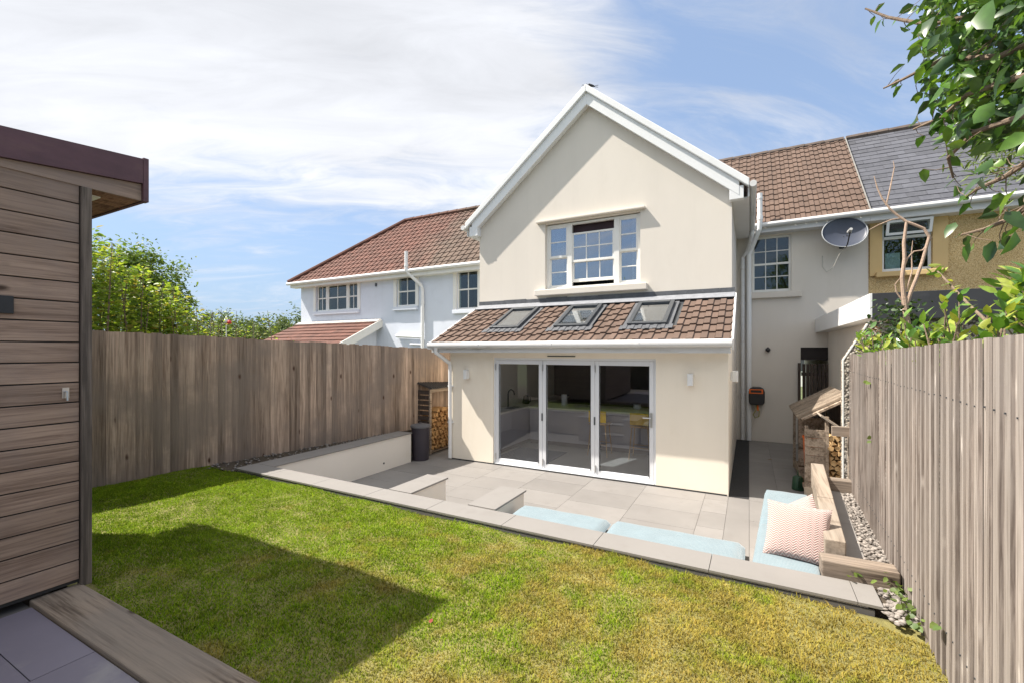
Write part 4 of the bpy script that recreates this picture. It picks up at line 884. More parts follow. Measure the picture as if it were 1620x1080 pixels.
# benches
t = thing('built_in_bench', 'low cream bench under the two front pale blue cushions', 'bench', (-1.1, 4.25, 0))
MB().box(-2.30, -.01, 4.03, 4.48, -.003, .37).build('base', CREAM2, t); MB().box(-2.305, -.0, 4.025, 4.52, .372, .40).build('seat', SLEEP_X, t)
a_ = math.radians(4.0); UB = Vector((math.cos(a_), -math.sin(a_), 0)); VB = Vector((math.sin(a_), math.cos(a_), 0)); OB = Vector((.005, 3.985, 0))
t = thing('built_in_bench', 'bench with a thick timber sleeper backrest beside the gravel strip', 'bench', (.3, 5, 0))
MB().obox(OB, UB, VB, Z, .02, .60, .03, 2.42, -.003, .37).build('base', CREAM2, t); MB().obox(OB, UB, VB, Z, .0, .49, .03, 2.45, .372, .40).build('seat', SLEEP_Y, t)
MB().obox(OB, UB, VB, Z, .495, .63, .24, 1.42, .58, .785).build('backrest', SLEEP_Y, t, bevel=.008)
MB().obox(OB, UB, VB, Z, .495, .63, 1.426, 2.98, .58, .79).build('backrest', SLEEP_Y, t, bevel=.008)
MB().obox(OB, UB, VB, Z, .497, .625, .3, 2.9, .40, .578).build('back_support', SLEEP_Y, t)
G_ = 'pale blue bench cushions'
def cushion(O, U, Vv, a0, a1, b0, b1, z0, z1, label):
    c = Vector(O)+Vector(U)*(a0+a1)/2+Vector(Vv)*(b0+b1)/2; nx, ny = 22, 22; m = MB(); hx, hy = (a1-a0)/2, (b1-b0)/2
    M_ = []
    for s_ in (1, -1):
        k = len(m.v)
        for j in range(ny+1):
            for i in range(nx+1):
                p, q = i/nx*2-1, j/ny*2-1; e = (1-abs(p)**10)*(1-abs(q)**10)
                bulge = (1-p*p)*(1-q*q)*.010
                zc = (z0+z1)/2+s_*((z1-z0)/2*max(e, 0)**.11+bulge*(s_ > 0))+.0025*math.sin(p*7+a0*9)*math.cos(q*5+b0*5)*(s_ > 0)
                w = Vector(O)+Vector(U)*((a0+a1)/2+hx*p)+Vector(Vv)*((b0+b1)/2+hy*q); m.v.append((w.x, w.y, zc))
        for j in range(ny):
            for i in range(nx):
                f = (k+j*(nx+1)+i, k+j*(nx+1)+i+1, k+(j+1)*(nx+1)+i+1, k+(j+1)*(nx+1)+i); m.f.append(f if s_ > 0 else f[::-1])
    return m.build('bench_cushion', CUSH, None, smooth=True, label=label, cat='cushion', group=G_, origin=(c.x, c.y, z0))
cushion((0, 0, 0), X, Y, -2.27, -1.25, 4.035, 4.55, .402, .505, 'long pale blue cushion on the front bench nearest the steps')
cushion((0, 0, 0), X, Y, -1.235, -.03, 4.02, 4.56, .402, .505, 'long pale blue cushion on the front bench meeting the corner')
cushion(OB, UB, VB, .0, .485, .045, 1.15, .402, .53, 'pale blue corner cushion under the pink pillow')
cushion(OB, UB, VB, .0, .485, 1.165, 2.42, .402, .535, 'pale blue cushion at the far end of the timber backed bench')
def pillow(loc, rot, w_, h_, label, thick=.085):
    n = 22; m = MB()
    for s_ in (1, -1):
        k = len(m.v)
        for j in range(n+1):
            for i in range(n+1):
                p, q = i/n*2-1, j/n*2-1; e = max((1-p*p)*(1-q*q), 0)
                pin = 1-.07*(1-abs(p))**0*(1-q*q)*abs(p)**2; pin2 = 1-.07*(1-p*p)*abs(q)**2
                m.v.append((w_/2*p*pin, h_/2*q*pin2, s_*thick*e**.42+.006*math.sin(p*5+q*3)*e))
        for j in range(n):
            for i in range(n):
                f = (k+j*(n+1)+i, k+j*(n+1)+i+1, k+(j+1)*(n+1)+i+1, k+(j+1)*(n+1)+i); m.f.append(f if s_ > 0 else f[::-1])
    o = m.build('pillow', PILLOW, None, smooth=True, label=label, cat='pillow', group='pink chevron pillows on the bench'); o.location = loc; o.rotation_euler = rot; return o
def pil_rot(nrm, roll=0.0):
    N_ = Vector(nrm).normalized(); U_ = Vector((0, 0, 1)).cross(N_).normalized(); V_ = N_.cross(U_); M_ = Matrix((U_, V_, N_)).transposed()
    return (M_ @ Matrix.Rotation(roll, 3, 'Z')).to_euler()
pillow((.355, 4.42, .725), pil_rot((-.14, -.80, .58), .0), .47, .47, 'large pink chevron pillow leaning on the timber backrest, in front')
pillow((.40, 4.80, .69), pil_rot((-.60, -.55, .50), .78), .40, .40, 'pink chevron pillow mostly hidden behind the large front pillow')
props(MB().box(.475, .925, 3.985, 4.15, .560, .695).build('sleeper', SLEEP_X, bevel=.008, origin=(.7, 4.05, .56)), 'short timber sleeper laid across the gravel at the front corner by the fence', 'sleeper')
props(MB().box(.80, 1.06, 6.42, 6.56, .560, .72).build('sleeper', SLEEP_X, bevel=.008, origin=(.9, 6.5, .56)), 'short timber sleeper at the far end of the gravel strip', 'sleeper')
m = MB(); a = .0; W_ = []
for y0_, y1_ in ((4.16, 5.25), (5.254, 6.41)):
    fx = lambda y: .80+.066*(y-4.29)
    m.add([(.63+.07*(y0_-4.2), y0_, .567), (fx(y0_), y0_, .567), (fx(y1_), y1_, .567), (.63+.07*(y1_-4.2), y1_, .567), (.63+.07*(y0_-4.2), y0_, .592), (fx(y0_), y0_, .592), (fx(y1_), y1_, .592), (.63+.07*(y1_-4.2), y1_, .592)], MB.BF)
m.build('side_path', COPING, kind='structure')

# ================================================================== LOG STORES AND LOGS
def wedge_mesh(seed, axis_mat):
    rnd = random.Random(seed); m = MB(); k = rnd.choice((3, 3, 4, 5)); a0 = rnd.uniform(0, 6.28)
    pts = [(math.cos(a0+6.283*i/k+rnd.uniform(-.25, .25))*rnd.uniform(.8, 1.15), math.sin(a0+6.283*i/k+rnd.uniform(-.25, .25))*rnd.uniform(.8, 1.15)) for i in range(k)]
    m.prism([(p[0]*.075, p[1]*.075) for p in pts], 'x' if axis_mat is LOGEND else 'y', -.16, .16); return m
def logs(slots, mat, labels, group, seed0):
    protos = []
    for q in range(7):
        o = wedge_mesh(seed0+q, mat).build('log', mat, None, bevel=.004); protos.append(o)
    for i, (x, y, z, s) in enumerate(slots):
        src = protos[i % 7]; o = src if i < 7 else src.copy()
        if i >= 7: COL.objects.link(o)
        o.location = (x, y, z); o.scale = (1, s, s) if mat is LOGEND else (s, 1, s)
        ang = random.uniform(-.5, .5)
        o.rotation_euler = (ang, 0, random.uniform(-.06, .06)) if mat is LOGEND else (0, ang, random.uniform(-.06, .06))
        props(o, labels, 'log', group)
t = thing('log_store', 'narrow dark slatted log store standing against the brown fence', 'log store', (-6.28, 8.4, 0))
x0_, x1_ = -6.47, -6.11
for x, y in ((x0_, 7.76), (x1_-.05, 7.76), (x0_, 9.1), (x1_-.05, 9.1)): MB().box(x, x+.05, y, y+.05, 0, 1.53-.30*(x-x0_)).build('post', GATEW if x == x0_ else ROUGHW, t)
m = MB(); z = .06
while z < 1.34: m.box(x0_+.03, x1_-.03, 7.742, 7.757, z, z+.085); z += .112
m.build('side_slats', GATEW, t)
m = MB(); z = .06
while z < 1.30: m.box(x0_-.001, x0_+.012, 7.82, 9.09, z, z+.12); z += .135
m.build('back_board', ROUGHW, t)
m = MB(); rs = Vector((1, 0, -.28)).normalized(); rn = Vector((.28, 0, 1)).normalized()
m.obox(Vector((-6.52, 7.70, 1.545)), rs, Y, rn, 0, .50, 0, 1.5, 0, .012)
k = .02
while k < 1.48: m.obox(Vector((-6.52, 7.70, 1.558)), rs, Y, rn, 0, .50, k, k+.035, 0, .022); k += .075
m.build('roof', plain('dark_ribbed_roof', (.05, .045, .042), .6, .2, 4), t); MB().box(x0_, x1_-.001, 7.78, 9.12, .02, .05).build('base', ROUGHW, t)
MB().box(x1_-.012, x1_+.008, 7.74, 9.15, 1.335, 1.405).build('front_rail', ROUGHW, t)
sl_ot = []
z = .125
row = 0
while z < .98:
    y = 7.85+(.055 if row % 2 else 0)
    while y < 9.05:
        if z < .80+.12*math.sin(y*4)+.05: sl_ot.append((-6.27+random.uniform(-.015, .02), y+random.uniform(-.008, .008), z+random.uniform(-.006, .006), random.uniform(.72, .95)))
        y += .118
    z += .098; row += 1
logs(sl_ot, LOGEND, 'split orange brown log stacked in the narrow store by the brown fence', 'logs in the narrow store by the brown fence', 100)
t = thing('log_store', 'low timber store with sloping slatted roof in the side passage', 'log store', (1.0, 9.2, 0))
m = MB(); z = .02
while z < 1.02: m.box(.745, .995, 8.045, 8.062, z, z+.125); z += .130
m.build('side_planks', ROUGHW, t)
for x, y in ((.745, 8.064), (.745, 10.1), (1.26, 10.1), (1.0, 8.045)): MB().box(x, x+.045, y, y+.045, 0, 1.10+.62*(x-.745)).build('post', ROUGHW, t)
MB().box(.75, 1.25, 8.10, 10.1, .10, .14).build('base', ROUGHW, t); MB().box(1.28, 1.30, 8.10, 10.1, .14, 1.4).build('back_board', GATEW, t)
MB().box(.75, 1.25, 9.1, 9.13, .14, 1.1).build('divider', ROUGHW, t)
rs = Vector((1, 0, .60)).normalized(); rn = Vector((-.60, 0, 1)).normalized(); m = MB()
m.obox(Vector((.70, 8.55, 1.13)), rs, Y, rn, 0, .78, 0, 1.75, 0, .015)
k = .0
while k < 1.74: m.obox(Vector((.70, 8.55, 1.145)), rs, Y, rn, 0, .78, k, k+.045, .002, .030); k += .068
m.build('roof', wood('ribbed_roof_timber', (.14, .105, .08), (.33, .27, .21), 'x', 40, .2), t)
MB().obox(Vector((.70, 8.42, 1.10)), rs, Y, rn, .06, .80, 0, .11, 0, .030).build('roof_batten', ROUGHW, t)
props(MB().obox(Vector((.93, 7.95, 1.27)), Vector((.80, 0, -.58)).normalized(), Y, Vector((.58, 0, .80)).normalized(), 0, .36, 0, .50, 0, .022).build('loose_board', SLEEP_Y, origin=(1, 8.1, 1.1)), 'pale sloping board covering the sunny logs beside the pale fence', 'board')
sl_ot = []; z = .075; row = 0
while z < 1.0:
    x = 1.075+(.03 if row % 2 else 0)
    while x < 1.245: sl_ot.append((x, 8.22+random.uniform(-.02, .02), z, random.uniform(.50, .68))); x += .078
    z += .072; row += 1
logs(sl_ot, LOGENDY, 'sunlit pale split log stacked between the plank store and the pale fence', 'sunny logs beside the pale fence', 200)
t = thing('gate_post', 'short brown timber post and beam at the far end of the pale fence', 'post', (1.08, 6.80, 0))
MB().box(1.075, 1.135, 6.76, 6.83, 0, 1.36).build('post', SLEEP_Y, t); MB().box(.90, 1.15, 6.70, 6.758, 1.19, 1.31).build('beam', SLEEP_X, t, bevel=.004)
t = thing('toy_bucket', 'orange plastic tub inside the passage store', 'tub', (.90, 8.6, .141)); MB().lathe((.90, 8.6, .141), [(.10, 0), (.13, .70), (.14, .70), (.14, .73), (.12, .73), (.095, .02)], 18).build('tub', ORANGE, t); MB().tube([(.90, 8.47, .86), (.90, 8.60, .93), (.90, 8.73, .86)], .008, 6).build('handle', BLACK, t)
t = thing('watering_can', 'dark green watering can on the passage floor beside the store', 'watering can', (.70, 8.55, 0)); MB().lathe((.70, 8.55, 0), [(.085, 0), (.09, .02), (.075, .20), (.05, .22), (.001, .22)], 16).build('can', GREENM, t, smooth=True); MB().tube([(.70, 8.47, .06), (.70, 8.36, .20), (.70, 8.32, .26)], [.018, .012, .014], 8).build('spout', GREENM, t); MB().tube([(.70, 8.52, .22), (.70, 8.58, .30), (.70, 8.66, .22), (.70, 8.63, .08)], .009, 6).build('handle', GREENM, t)

# ================================================================== OTHER OBJECTS
t = thing('bin', 'dark plum round bin with grey lid at the end of the cream wall', 'bin', (-6.0, 7.30, 0)); MB().lathe((-6.0, 7.30, 0), [(.165, 0), (.17, .02), (.178, .30), (.182, .64), (.19, .64), (.19, .665)], 32).build('body', BINM, t, smooth=False)
MB().lathe((-6.0, 7.30, 0), [(.20, .666), (.205, .69), (.195, .715), (.10, .735), (.001, .74)], 32).build('lid', BINL, t, smooth=False); MB().lathe((-6.0, 7.30, 0), [(.03, .735), (.03, .755), (.001, .758)], 14).build('knob', BINL, t)
t = thing('side_gate', 'dark vertical slatted gate closing the side passage', 'gate', (1.35, 12.6, 0)); m = MB()
x = 1.12
while x < 1.60: m.box(x, x+.060, 12.62, 12.64, .06, 1.93); x += .0765
m.build('slats', GATEW, t)
for z in (.35, 1.0, 1.65): MB().box(1.10, 1.635, 12.642, 12.68, z, z+.08).build('rail', GATEW, t)
MB().box(1.03, 1.085, 12.60, 12.66, 0, 1.95).build('post', GATEW, t); MB().tube([(1.58, 12.60, 1.16), (1.58, 12.57, 1.16), (1.63, 12.57, 1.16)], .010, 6).build('latch', BLACK, t)
t = thing('hose_reel', 'black wall mounted hose reel box with orange window on the shaded passage wall', 'hose reel', (.165, 12.7, 1.12))
m = MB(); pr = [(-.13, -.20), (.13, -.20), (.17, -.14), (.175, .12), (.15, .20), (.08, .235), (-.08, .235), (-.15, .20), (-.175, .12), (-.17, -.14)]
m.prism([(.165+a, 1.12+b) for a, b in pr], 'y', 12.42, 12.66); m.build('case', BLACK, t, bevel=.025, seg=3)
MB().box(.10, .26, 12.66, 12.699, 1.0, 1.28).build('bracket', BLACK, t)
m = MB(); m.box(.0, .30, 12.405, 12.419, 1.20, 1.225).box(.0, .30, 12.405, 12.419, 1.285, 1.31).box(.0, .035, 12.405, 12.419, 1.2255, 1.2845).box(.265, .30, 12.405, 12.419, 1.2255, 1.2845); m.build('orange_trim', ORANGE, t)
MB().tube([(.16, 12.50, .93), (.15, 12.47, .80), (.09, 12.47, .68), (.13, 12.48, .60), (.21, 12.48, .64), (.22, 12.50, .76), (.18, 12.50, .90)], .012, 8).build('hose', plain('yellow_green_hose', (.30, .28, .08), .5), t, smooth=True)
MB().tube([(.19, 12.50, .93), (.19, 12.48, .84), (.19, 12.48, .78)], [.02, .022, .014], 8).build('nozzle', ORANGE, t)
# satellite dish
t = thing('satellite_dish', 'large oval grey blue satellite dish fixed under the gutter of the cream wall', 'satellite dish', (1.95, 12.7, 4.75))
dc = Vector((1.88, 12.27, 4.87)); dn = Vector((.10, -.95, .27)).normalized(); du = Vector((0, 0, 1)).cross(dn).normalized()*-1; dv = dn.cross(du)
m = MB(); nr, na = 8, 40
for s_ in (0, 1):
    k = len(m.v)
    for i in range(nr+1):
        for j in range(na):
            r = i/nr; a = 6.28318*j/na; p = dc+du*(.42*r*math.cos(a))+dv*(.36*r*math.sin(a))+dn*(.10*r*r-.10-.012*s_); m.v.append(tuple(p))
    for i in range(nr):
        for j in range(na):
            q = (j+1) % na; f = (k+i*na+j, k+i*na+q, k+(i+1)*na+q, k+(i+1)*na+j); m.f.append(f[::-1] if s_ == 0 else f)
K = (nr+1)*na
for j in range(na): q = (j+1) % na; m.f.append((nr*na+j, nr*na+q, K+nr*na+q, K+nr*na+j))
m.build('reflector', DISHM, t, smooth=True)
m = MB(); m.tube([tuple(dc+du*(.423*math.cos(6.28318*j/na))+dv*(.363*math.sin(6.28318*j/na))) for j in range(na+1)], .010, 6, caps=False); m.build('rim', plain('pale_dish_rim', (.40, .42, .44), .4), t)
lo = dc+dv*.36; fo = dc+dv*.16+dn*.38
MB().tube([tuple(lo-dn*.05), tuple(lo+dn*.10), tuple(fo)], .013, 8).build('arm', BLACK, t); MB().tube([tuple(fo-dn*.10), tuple(fo+dn*.03)], [.045, .03], 12).build('receiver', plain('pale_grey_plastic', (.45, .45, .45), .5), t)
MB().tube([tuple(dc-dn*.112), (1.9, 12.55, 4.70), (1.9, 12.70, 4.70)], .024, 8).box(1.84, 1.96, 12.68, 12.699, 4.58, 4.82).build('wall_bracket', DARKMETAL, t)
MB().tube([tuple(fo), tuple(lo+dn*.06), (1.80, 12.4, 4.40), (1.70, 12.55, 4.12), (1.60, 12.66, 4.06), (1.52, 12.69, 4.2), (1.52, 12.69, 4.45)], .006, 6).build('cable', plain('white_cable', (.6, .58, .52), .5), t, smooth=True)
m = MB()
for (a, b, s_) in ((-.12, .05, .02), (-.09, .06, .016), (-.06, .045, .018), (.0, .065, .012)):
    c = dc+du*a+dv*b-dn*.093; m.obox(c, du, dv, dn, -s_/2, s_/2, -s_, s_, 0, .004)
m.build('worn_mark', BLACK, t)
# birds on the apex
def bird(loc, yaw, s, label, tail=True):
    t = thing('bird', label, 'bird', loc, None); c, sn = math.cos(yaw), math.sin(yaw)
    L_ = lambda a, b, z: (loc[0]+s*(a*c-b*sn), loc[1]+s*(a*sn+b*c), loc[2]+s*z)
    m = MB(); m.tube([L_(-.10, 0, .055), L_(-.06, 0, .075), L_(0, 0, .095), L_(.05, 0, .12), L_(.075, 0, .145), L_(.098, 0, .15), L_(.115, 0, .145), L_(.135, 0, .14)], [.012*s, .03*s, .042*s, .036*s, .026*s, .026*s, .014*s, .002*s], 10)
    m.build('body', BLACK, t, smooth=True); m = MB()
    for q in (-1, 1): m.prism([L_(-.08, q*.012, 0)[:2], L_(-.22, q*.055, 0)[:2], L_(-.20, q*.065, 0)[:2], L_(-.08, q*.03, 0)[:2]], 'z', loc[2]+s*.058, loc[2]+s*.066)
    m.build('tail', BLACK, t); m = MB()
    for q in (-1, 1): m.tube([L_(0, q*.018, .06), L_(.005, q*.018, 0)], .004*s, 5)
    m.build('legs', DARKMETAL, t)
bird((CX+.115, 9.04, 7.695), 3.5, .62, 'small dark bird with forked tail perched just right of the gable peak')
bird((CX-.03, 9.06, 7.785), .6, .36, 'tiny dark bird perched just left of the gable peak')
# ================================================================== VEGETATION
FW = Vector((-.46755, .88396, 0)); RT = Vector((.88396, .46755, 0))
def at(u_, v_, y=None, x=None):                                   # a point of the place on a plane y = const or x = const
    r = FW+RT*((u_-810)/709)+Vector((0, 0, (555-v_)/709)); k = y/r.y if y is not None else x/r.x
    return Vector((0, 0, 2.23))+r*k
# --- large leaved tree overhanging the pale fence
T1 = thing('tree', 'large leaved tree hanging its branches over the pale fence at the top right', 'tree', (2.9, 2.6, .5))
MB().tube([(2.9, 2.6, .3), (2.85, 2.65, 1.8), (2.75, 2.6, 3.2), (2.5, 2.7, 4.4), (2.3, 2.9, 5.6)], [.15, .13, .11, .09, .05], 10).build('trunk', BARK, T1)
brs = [[(1720, -90, 2.7), (1560, 20, 2.75), (1470, 40, 2.85), (1405, 28, 2.95), (1369, 14, 3.0)],
       [(1720, 30, 2.5), (1580, 90, 2.6), (1490, 95, 2.8), (1430, 125, 2.9), (1398, 140, 3.0)],
       [(1720, 90, 2.4), (1590, 130, 2.55), (1530, 150, 2.7), (1490, 185, 2.8), (1445, 205, 2.9)],
       [(1720, 150, 2.4), (1600, 190, 2.5), (1540, 210, 2.6), (1500, 250, 2.75), (1508, 282, 2.8)],
       [(1740, 200, 2.3), (1650, 240, 2.35), (1590, 280, 2.5), (1545, 300, 2.6), (1528, 312, 2.65)],
       [(1740, 260, 2.3), (1650, 310, 2.35), (1600, 345, 2.45), (1560, 362, 2.5), (1520, 372, 2.55)],
       [(1700, -120, 3.2), (1560, -60, 3.2), (1500, -20, 3.2), (1440, -30, 3.3)]]
LP, LD, LS = [], [], []
bm_ = MB(); anchor = Vector((2.6, 2.65, 3.9))
for bi, br in enumerate(brs):
    pts = [at(a, b, y=c) for a, b, c in br]; bm_.tube([anchor.lerp(pts[0], .0)]+pts, [.03]+[.012*(1-.85*i/(len(pts)-1))+.0025 for i in range(len(pts))], 7)
    for i in range(len(pts)-1):
        p, q = pts[i], pts[i+1]; nseg = max(4, int((q-p).length/.030)); d_ = (q-p).normalized()
        for k in range(nseg):
            c = p.lerp(q, (k+random.random())/nseg)
            for _ in range(2 if i < 2 else 1):
                o = Vector((random.gauss(0, .05), random.gauss(0, .08), random.gauss(0, .045)))*(1.25 if i < 3 else .7)
                if i >= 1: bm_.tube([c, c+o*.55+d_*.01, c+o], [.0022, .0016, .0012], 4, caps=False)
                LP.append(c+o); v_ = d_*.55+Vector((random.gauss(0, .6), random.gauss(0, .6), random.gauss(-.45, .45))); LD.append(v_); LS.append(random.uniform(.038, .078)*(1.0 if i > 1 else 1.15))
bm_.build('branches', BARK, T1)
for _ in range(3200):                                              # body of the crown
    a, b = random.uniform(1460, 1700), random.uniform(-80, 225)
    if a < 1440+max(0, b-120)*.7 or random.random() < max(0, (1540-a)/150): continue
    LP.append(at(a, b, y=random.uniform(2.5, 3.9))); LD.append(Vector((random.gauss(-.3, .6), random.gauss(0, .6), random.gauss(-.5, .45)))); LS.append(random.uniform(.038, .085))
for a, b, y, s_ in ((1600, 100, 1.95, .10), (1575, 160, 2.1, .10), (1510, 85, 2.3, .09), (1612, 165, 2.0, .10), (1475, 28, 2.4, .10), (1555, 10, 2.1, .13), (1590, 335, 2.3, .09), (1570, 250, 2.3, .085), (1545, 290, 2.4, .08), (1608, 300, 2.2, .09), (1535, 385, 2.5, .085), (1512, 352, 2.5, .08), (1575, 382, 2.4, .09), (1606, 365, 2.3, .10)):
    LP.append(at(a, b, y=y)); LD.append(Vector((random.gauss(-.3, .4), random.gauss(-.2, .4), -.7))); LS.append(s_)
leaves('crown', np.array([tuple(p) for p in LP]), np.array(LS), L_NEAR, T1, up=.45, width=.60, D=np.array([tuple(d_) for d_ in LD]), fold=.28, droop=.45, smooth=True)
P = np.array([tuple(at(random.gauss(1590, 38), random.gauss(235, 30), y=random.uniform(4.2, 5.2))) for _ in range(420)])
leaves('fine_foliage', P, RNG.uniform(.04, .085, len(P)), L_MID, T1, up=.3, width=.26, D=unit(RNG.normal(size=(len(P), 3))*.6+(-.5, 0, -.5)))
# --- bare twisting stems against the ochre house
T2 = thing('tree', 'thin bare twisting tree with two stems in front of the ochre house', 'tree', tuple(at(1443, 575, y=6.9)))
bp = lambda l, y=6.9: [at(a, b, y=y) for a, b in l]
MB().tube(bp([(1446, 660), (1444, 575), (1440, 540), (1434, 500), (1430, 470)]), [.042, .038, .034, .031, .028], 9).build('trunk', BARKP, T2)
MB().tube(bp([(1430, 472), (1427, 440), (1431, 410), (1430, 385), (1434, 352)]), [.024, .021, .019, .018, .014], 8).build('stem', BARKP, T2)
MB().tube(bp([(1432, 490), (1440, 465), (1450, 440), (1459, 415), (1466, 390), (1470, 375), (1462, 362), (1445, 355), (1434, 351), (1420, 341), (1408, 331), (1396, 315), (1388, 298), (1383, 279)]), [.023, .020, .018, .018, .017, .016, .016, .016, .015, .014, .012, .010, .008, .004], 8).build('stem', BARKP, T2)
m = MB()
for l in ([(1428, 345), (1410, 348), (1390, 356), (1375, 364)], [(1434, 460), (1443, 430), (1442, 400), (1444, 381)], [(1430, 425), (1436, 408), (1446, 398), (1460, 396), (1472, 380), (1475, 375)], [(1430, 480), (1418, 462), (1416, 450), (1424, 440)], [(1402, 325), (1408, 300), (1415, 265), (1413, 255)]): m.tube(bp(l), [.008]*(len(l)-2)+[.005, .003], 6)
m.build('twigs', BARKP, T2)
# --- laurel over the pale fence
T3 = thing('shrub', 'glossy laurel shrub with green and yellow leaves growing over the pale fence', 'shrub', (1.5, 5.2, .5)); m = MB(); LP, LD, LS = [], [], []
def sprig(p, q, n, s_, spread=.03):
    p, q = Vector(p), Vector(q); d_ = (q-p).normalized(); m.tube([p, p.lerp(q, .5)+Vector((0, 0, .02)), q], [.008, .006, .003], 6)
    for i in range(n):
        f = .25+.75*i/max(1, n-1); a = i*2.4+random.uniform(-.4, .4); c = p.lerp(q, f); side = Vector((math.cos(a), math.sin(a), .15)); side = side-d_*side.dot(d_)*.5
        LP.append(c+side*.008); LD.append((side*.9+d_*(.35+.6*f)).normalized()); LS.append(s_*random.uniform(.75, 1.2))
for i in range(95):
    f = random.random(); y = 7.0-3.6*f; x = fr_(y)+random.uniform(.08, .55); zb = random.uniform(1.75, 2.05); hh = random.uniform(.30, .52)*(1 if f < .55 else 1.15)
    sprig((x, y, zb), (x+random.uniform(-.14, .10), y+random.uniform(-.12, .12), zb+hh), 9, .098)
for i in range(26):
    c = at(random.uniform(1575, 1660), random.uniform(425, 520), y=random.uniform(3.6, 4.6)); sprig((c.x+.05, c.y, c.z-.32), (c.x+random.uniform(-.1, .1), c.y, c.z), 10, .115)
a, b = at(1600, 545, y=4.6), at(1482, 428, y=5.6); m.tube([a, a.lerp(b, .5)+Vector((0, 0, -.02)), b], [.014, .011, .007], 7)
for i in range(16):
    f = (i+.5)/16; c = a.lerp(b, f)
    LP.append(c); LD.append(Vector((random.gauss(-.2, .6), random.gauss(.2, .6), random.gauss(.2, .5)))); LS.append(random.uniform(.06, .10))
for i in range(9): LP.append(b+Vector((random.gauss(0, .03), random.gauss(0, .03), random.gauss(0, .03)))); LD.append(Vector((random.gauss(0, .7), random.gauss(0, .7), random.gauss(.3, .5)))); LS.append(random.uniform(.07, .11))
m.build('stems', BARK, T3); leaves('foliage', np.array([tuple(p) for p in LP]), np.array(LS), L_LAUREL, T3, up=.9, width=.5, D=np.array([tuple(d_) for d_ in LD]), fold=.15, droop=.2, smooth=True)
T4 = thing('ivy', 'dark ivy with some dead brown leaves at the foot of the bare tree', 'ivy', tuple(at(1430, 560, y=6.9)))
P = np.array([tuple(at(random.gauss(1428, 20), random.uniform(470, 580)+abs(random.gauss(0, 15)), y=random.uniform(6.75, 7.15))) for _ in range(650)]+[tuple(at(random.uniform(1380, 1520), random.gauss(552, 12), y=random.uniform(6.8, 7.25))) for _ in range(800)])
leaves('foliage', P, RNG.uniform(.035, .075, len(P)), L_DARK, T4, up=.6, width=.7)
P = np.array([tuple(at(random.gauss(1386, 7), random.uniform(515, 575), y=random.uniform(7.1, 7.35))) for _ in range(130)])
leaves('dead_leaves', P, RNG.uniform(.03, .06, len(P)), L_BROWN, T4, width=.6)
# small ivy at the foot of the pale fence
T5 = thing('ivy', 'small green ivy trailing over the gravel at the foot of the pale fence', 'ivy', (.93, 3.8, .56)); P = []
for i in range(70): y = random.uniform(3.45, 4.12); P.append((fr_(y)-.03-abs(random.gauss(0, .04)), y, .585+abs(random.gauss(0, .05))))
for i in range(10): P.append((.70+random.gauss(0, .03), 3.98+random.gauss(0, .02), .60+random.uniform(0, .05)))
leaves('foliage', np.array(P), RNG.uniform(.03, .055, len(P)), L_MID, T5, up=.8, width=.8)
P = [tuple(at(a, b, x=fr_(c)-.03)) for a, b, c in ((1373, 602, 5.6), (1377, 604, 5.6), (1379, 697, 5.6), (1379, 690, 5.5), (1489, 990, 3.2), (1484, 987, 3.2))]
T6 = thing('ivy', 'a few tiny ivy leaves poking through the boards of the pale fence', 'ivy', P[0]); leaves('foliage', np.array(P), .05, L_MID, T6, width=.8, D=np.array([(-.7, -.4, -.3)]*len(P)))
# --- beyond the brown fence
def stems_shrub(name, label, spots, mat, leaf, per, tipn=0):
    t = thing(name, label, 'shrub', (spots[0][0], spots[0][1], .35)); m = MB(); LP, LD, LS = [], [], []
    for (x, y, zt_) in spots:
        b = Vector((x+random.gauss(0, .1), y+random.gauss(0, .1), .35)); tp = Vector((x, y, zt_)); mid = b.lerp(tp, .55)+Vector((random.gauss(0, .08), random.gauss(0, .08), 0))
        m.tube([b, mid, tp], [.018, .012, .003], 6)
        for i in range(per):
            f = .35+.65*(i/per)**.85; c = b.lerp(mid, f/.55) if f < .55 else mid.lerp(tp, (f-.55)/.45); a = i*2.4+random.random(); r = .05+(1-f)*.32*random.random()
            LP.append(c+Vector((math.cos(a)*r, math.sin(a)*r, random.gauss(0, .02)))); LD.append(Vector((math.cos(a), math.sin(a), random.uniform(-.35, .55)))); LS.append(leaf*random.uniform(.65, 1.25)*(1.15-.5*f))
    m.build('stems', BARK, t); leaves('foliage', np.array([tuple(p) for p in LP]), np.array(LS), mat, t, up=.8, width=.55, D=np.array([tuple(d_) for d_ in LD]))
    return t
sp = [(random.uniform(-9.6, -8.3), y, 0) for y in np.linspace(2.35, 4.45, 44)]
sp = [(x, y, (4.30-.62*max(0, y*9/-x-2.9)-.15*random.random()*2-.35*(random.random()**3))*(-x/9)**.5) for x, y, _ in sp]
stems_shrub('shrub', 'tall yellow green upright leafy shrub behind the brown fence beside the shed', sp, L_YELLOW, .13, 190)
sp = [(random.uniform(-9.3, -8.3), y, random.uniform(2.6, 3.05)) for y in np.linspace(4.45, 5.5, 13)]
stems_shrub('shrub', 'low yellow green shrub with reddish tips topping the brown fence', sp, L_YELLOW, .085, 70)
sp = [(random.uniform(-9.2, -8.4), y, random.uniform(2.42, 2.68)) for y in np.linspace(4.2, 6.3, 16)]
stems_shrub('shrub', 'orange red leaved bush just showing above the brown fence', sp, L_RED, .075, 42)
lb = [(tuple(at(a_, b_, x=-12.5)), (q, q, q*.95)) for a_, b_, q in ((172, 448, .80), (228, 448, .80), (268, 478, .50), (205, 492, .80), (250, 500, .60))]
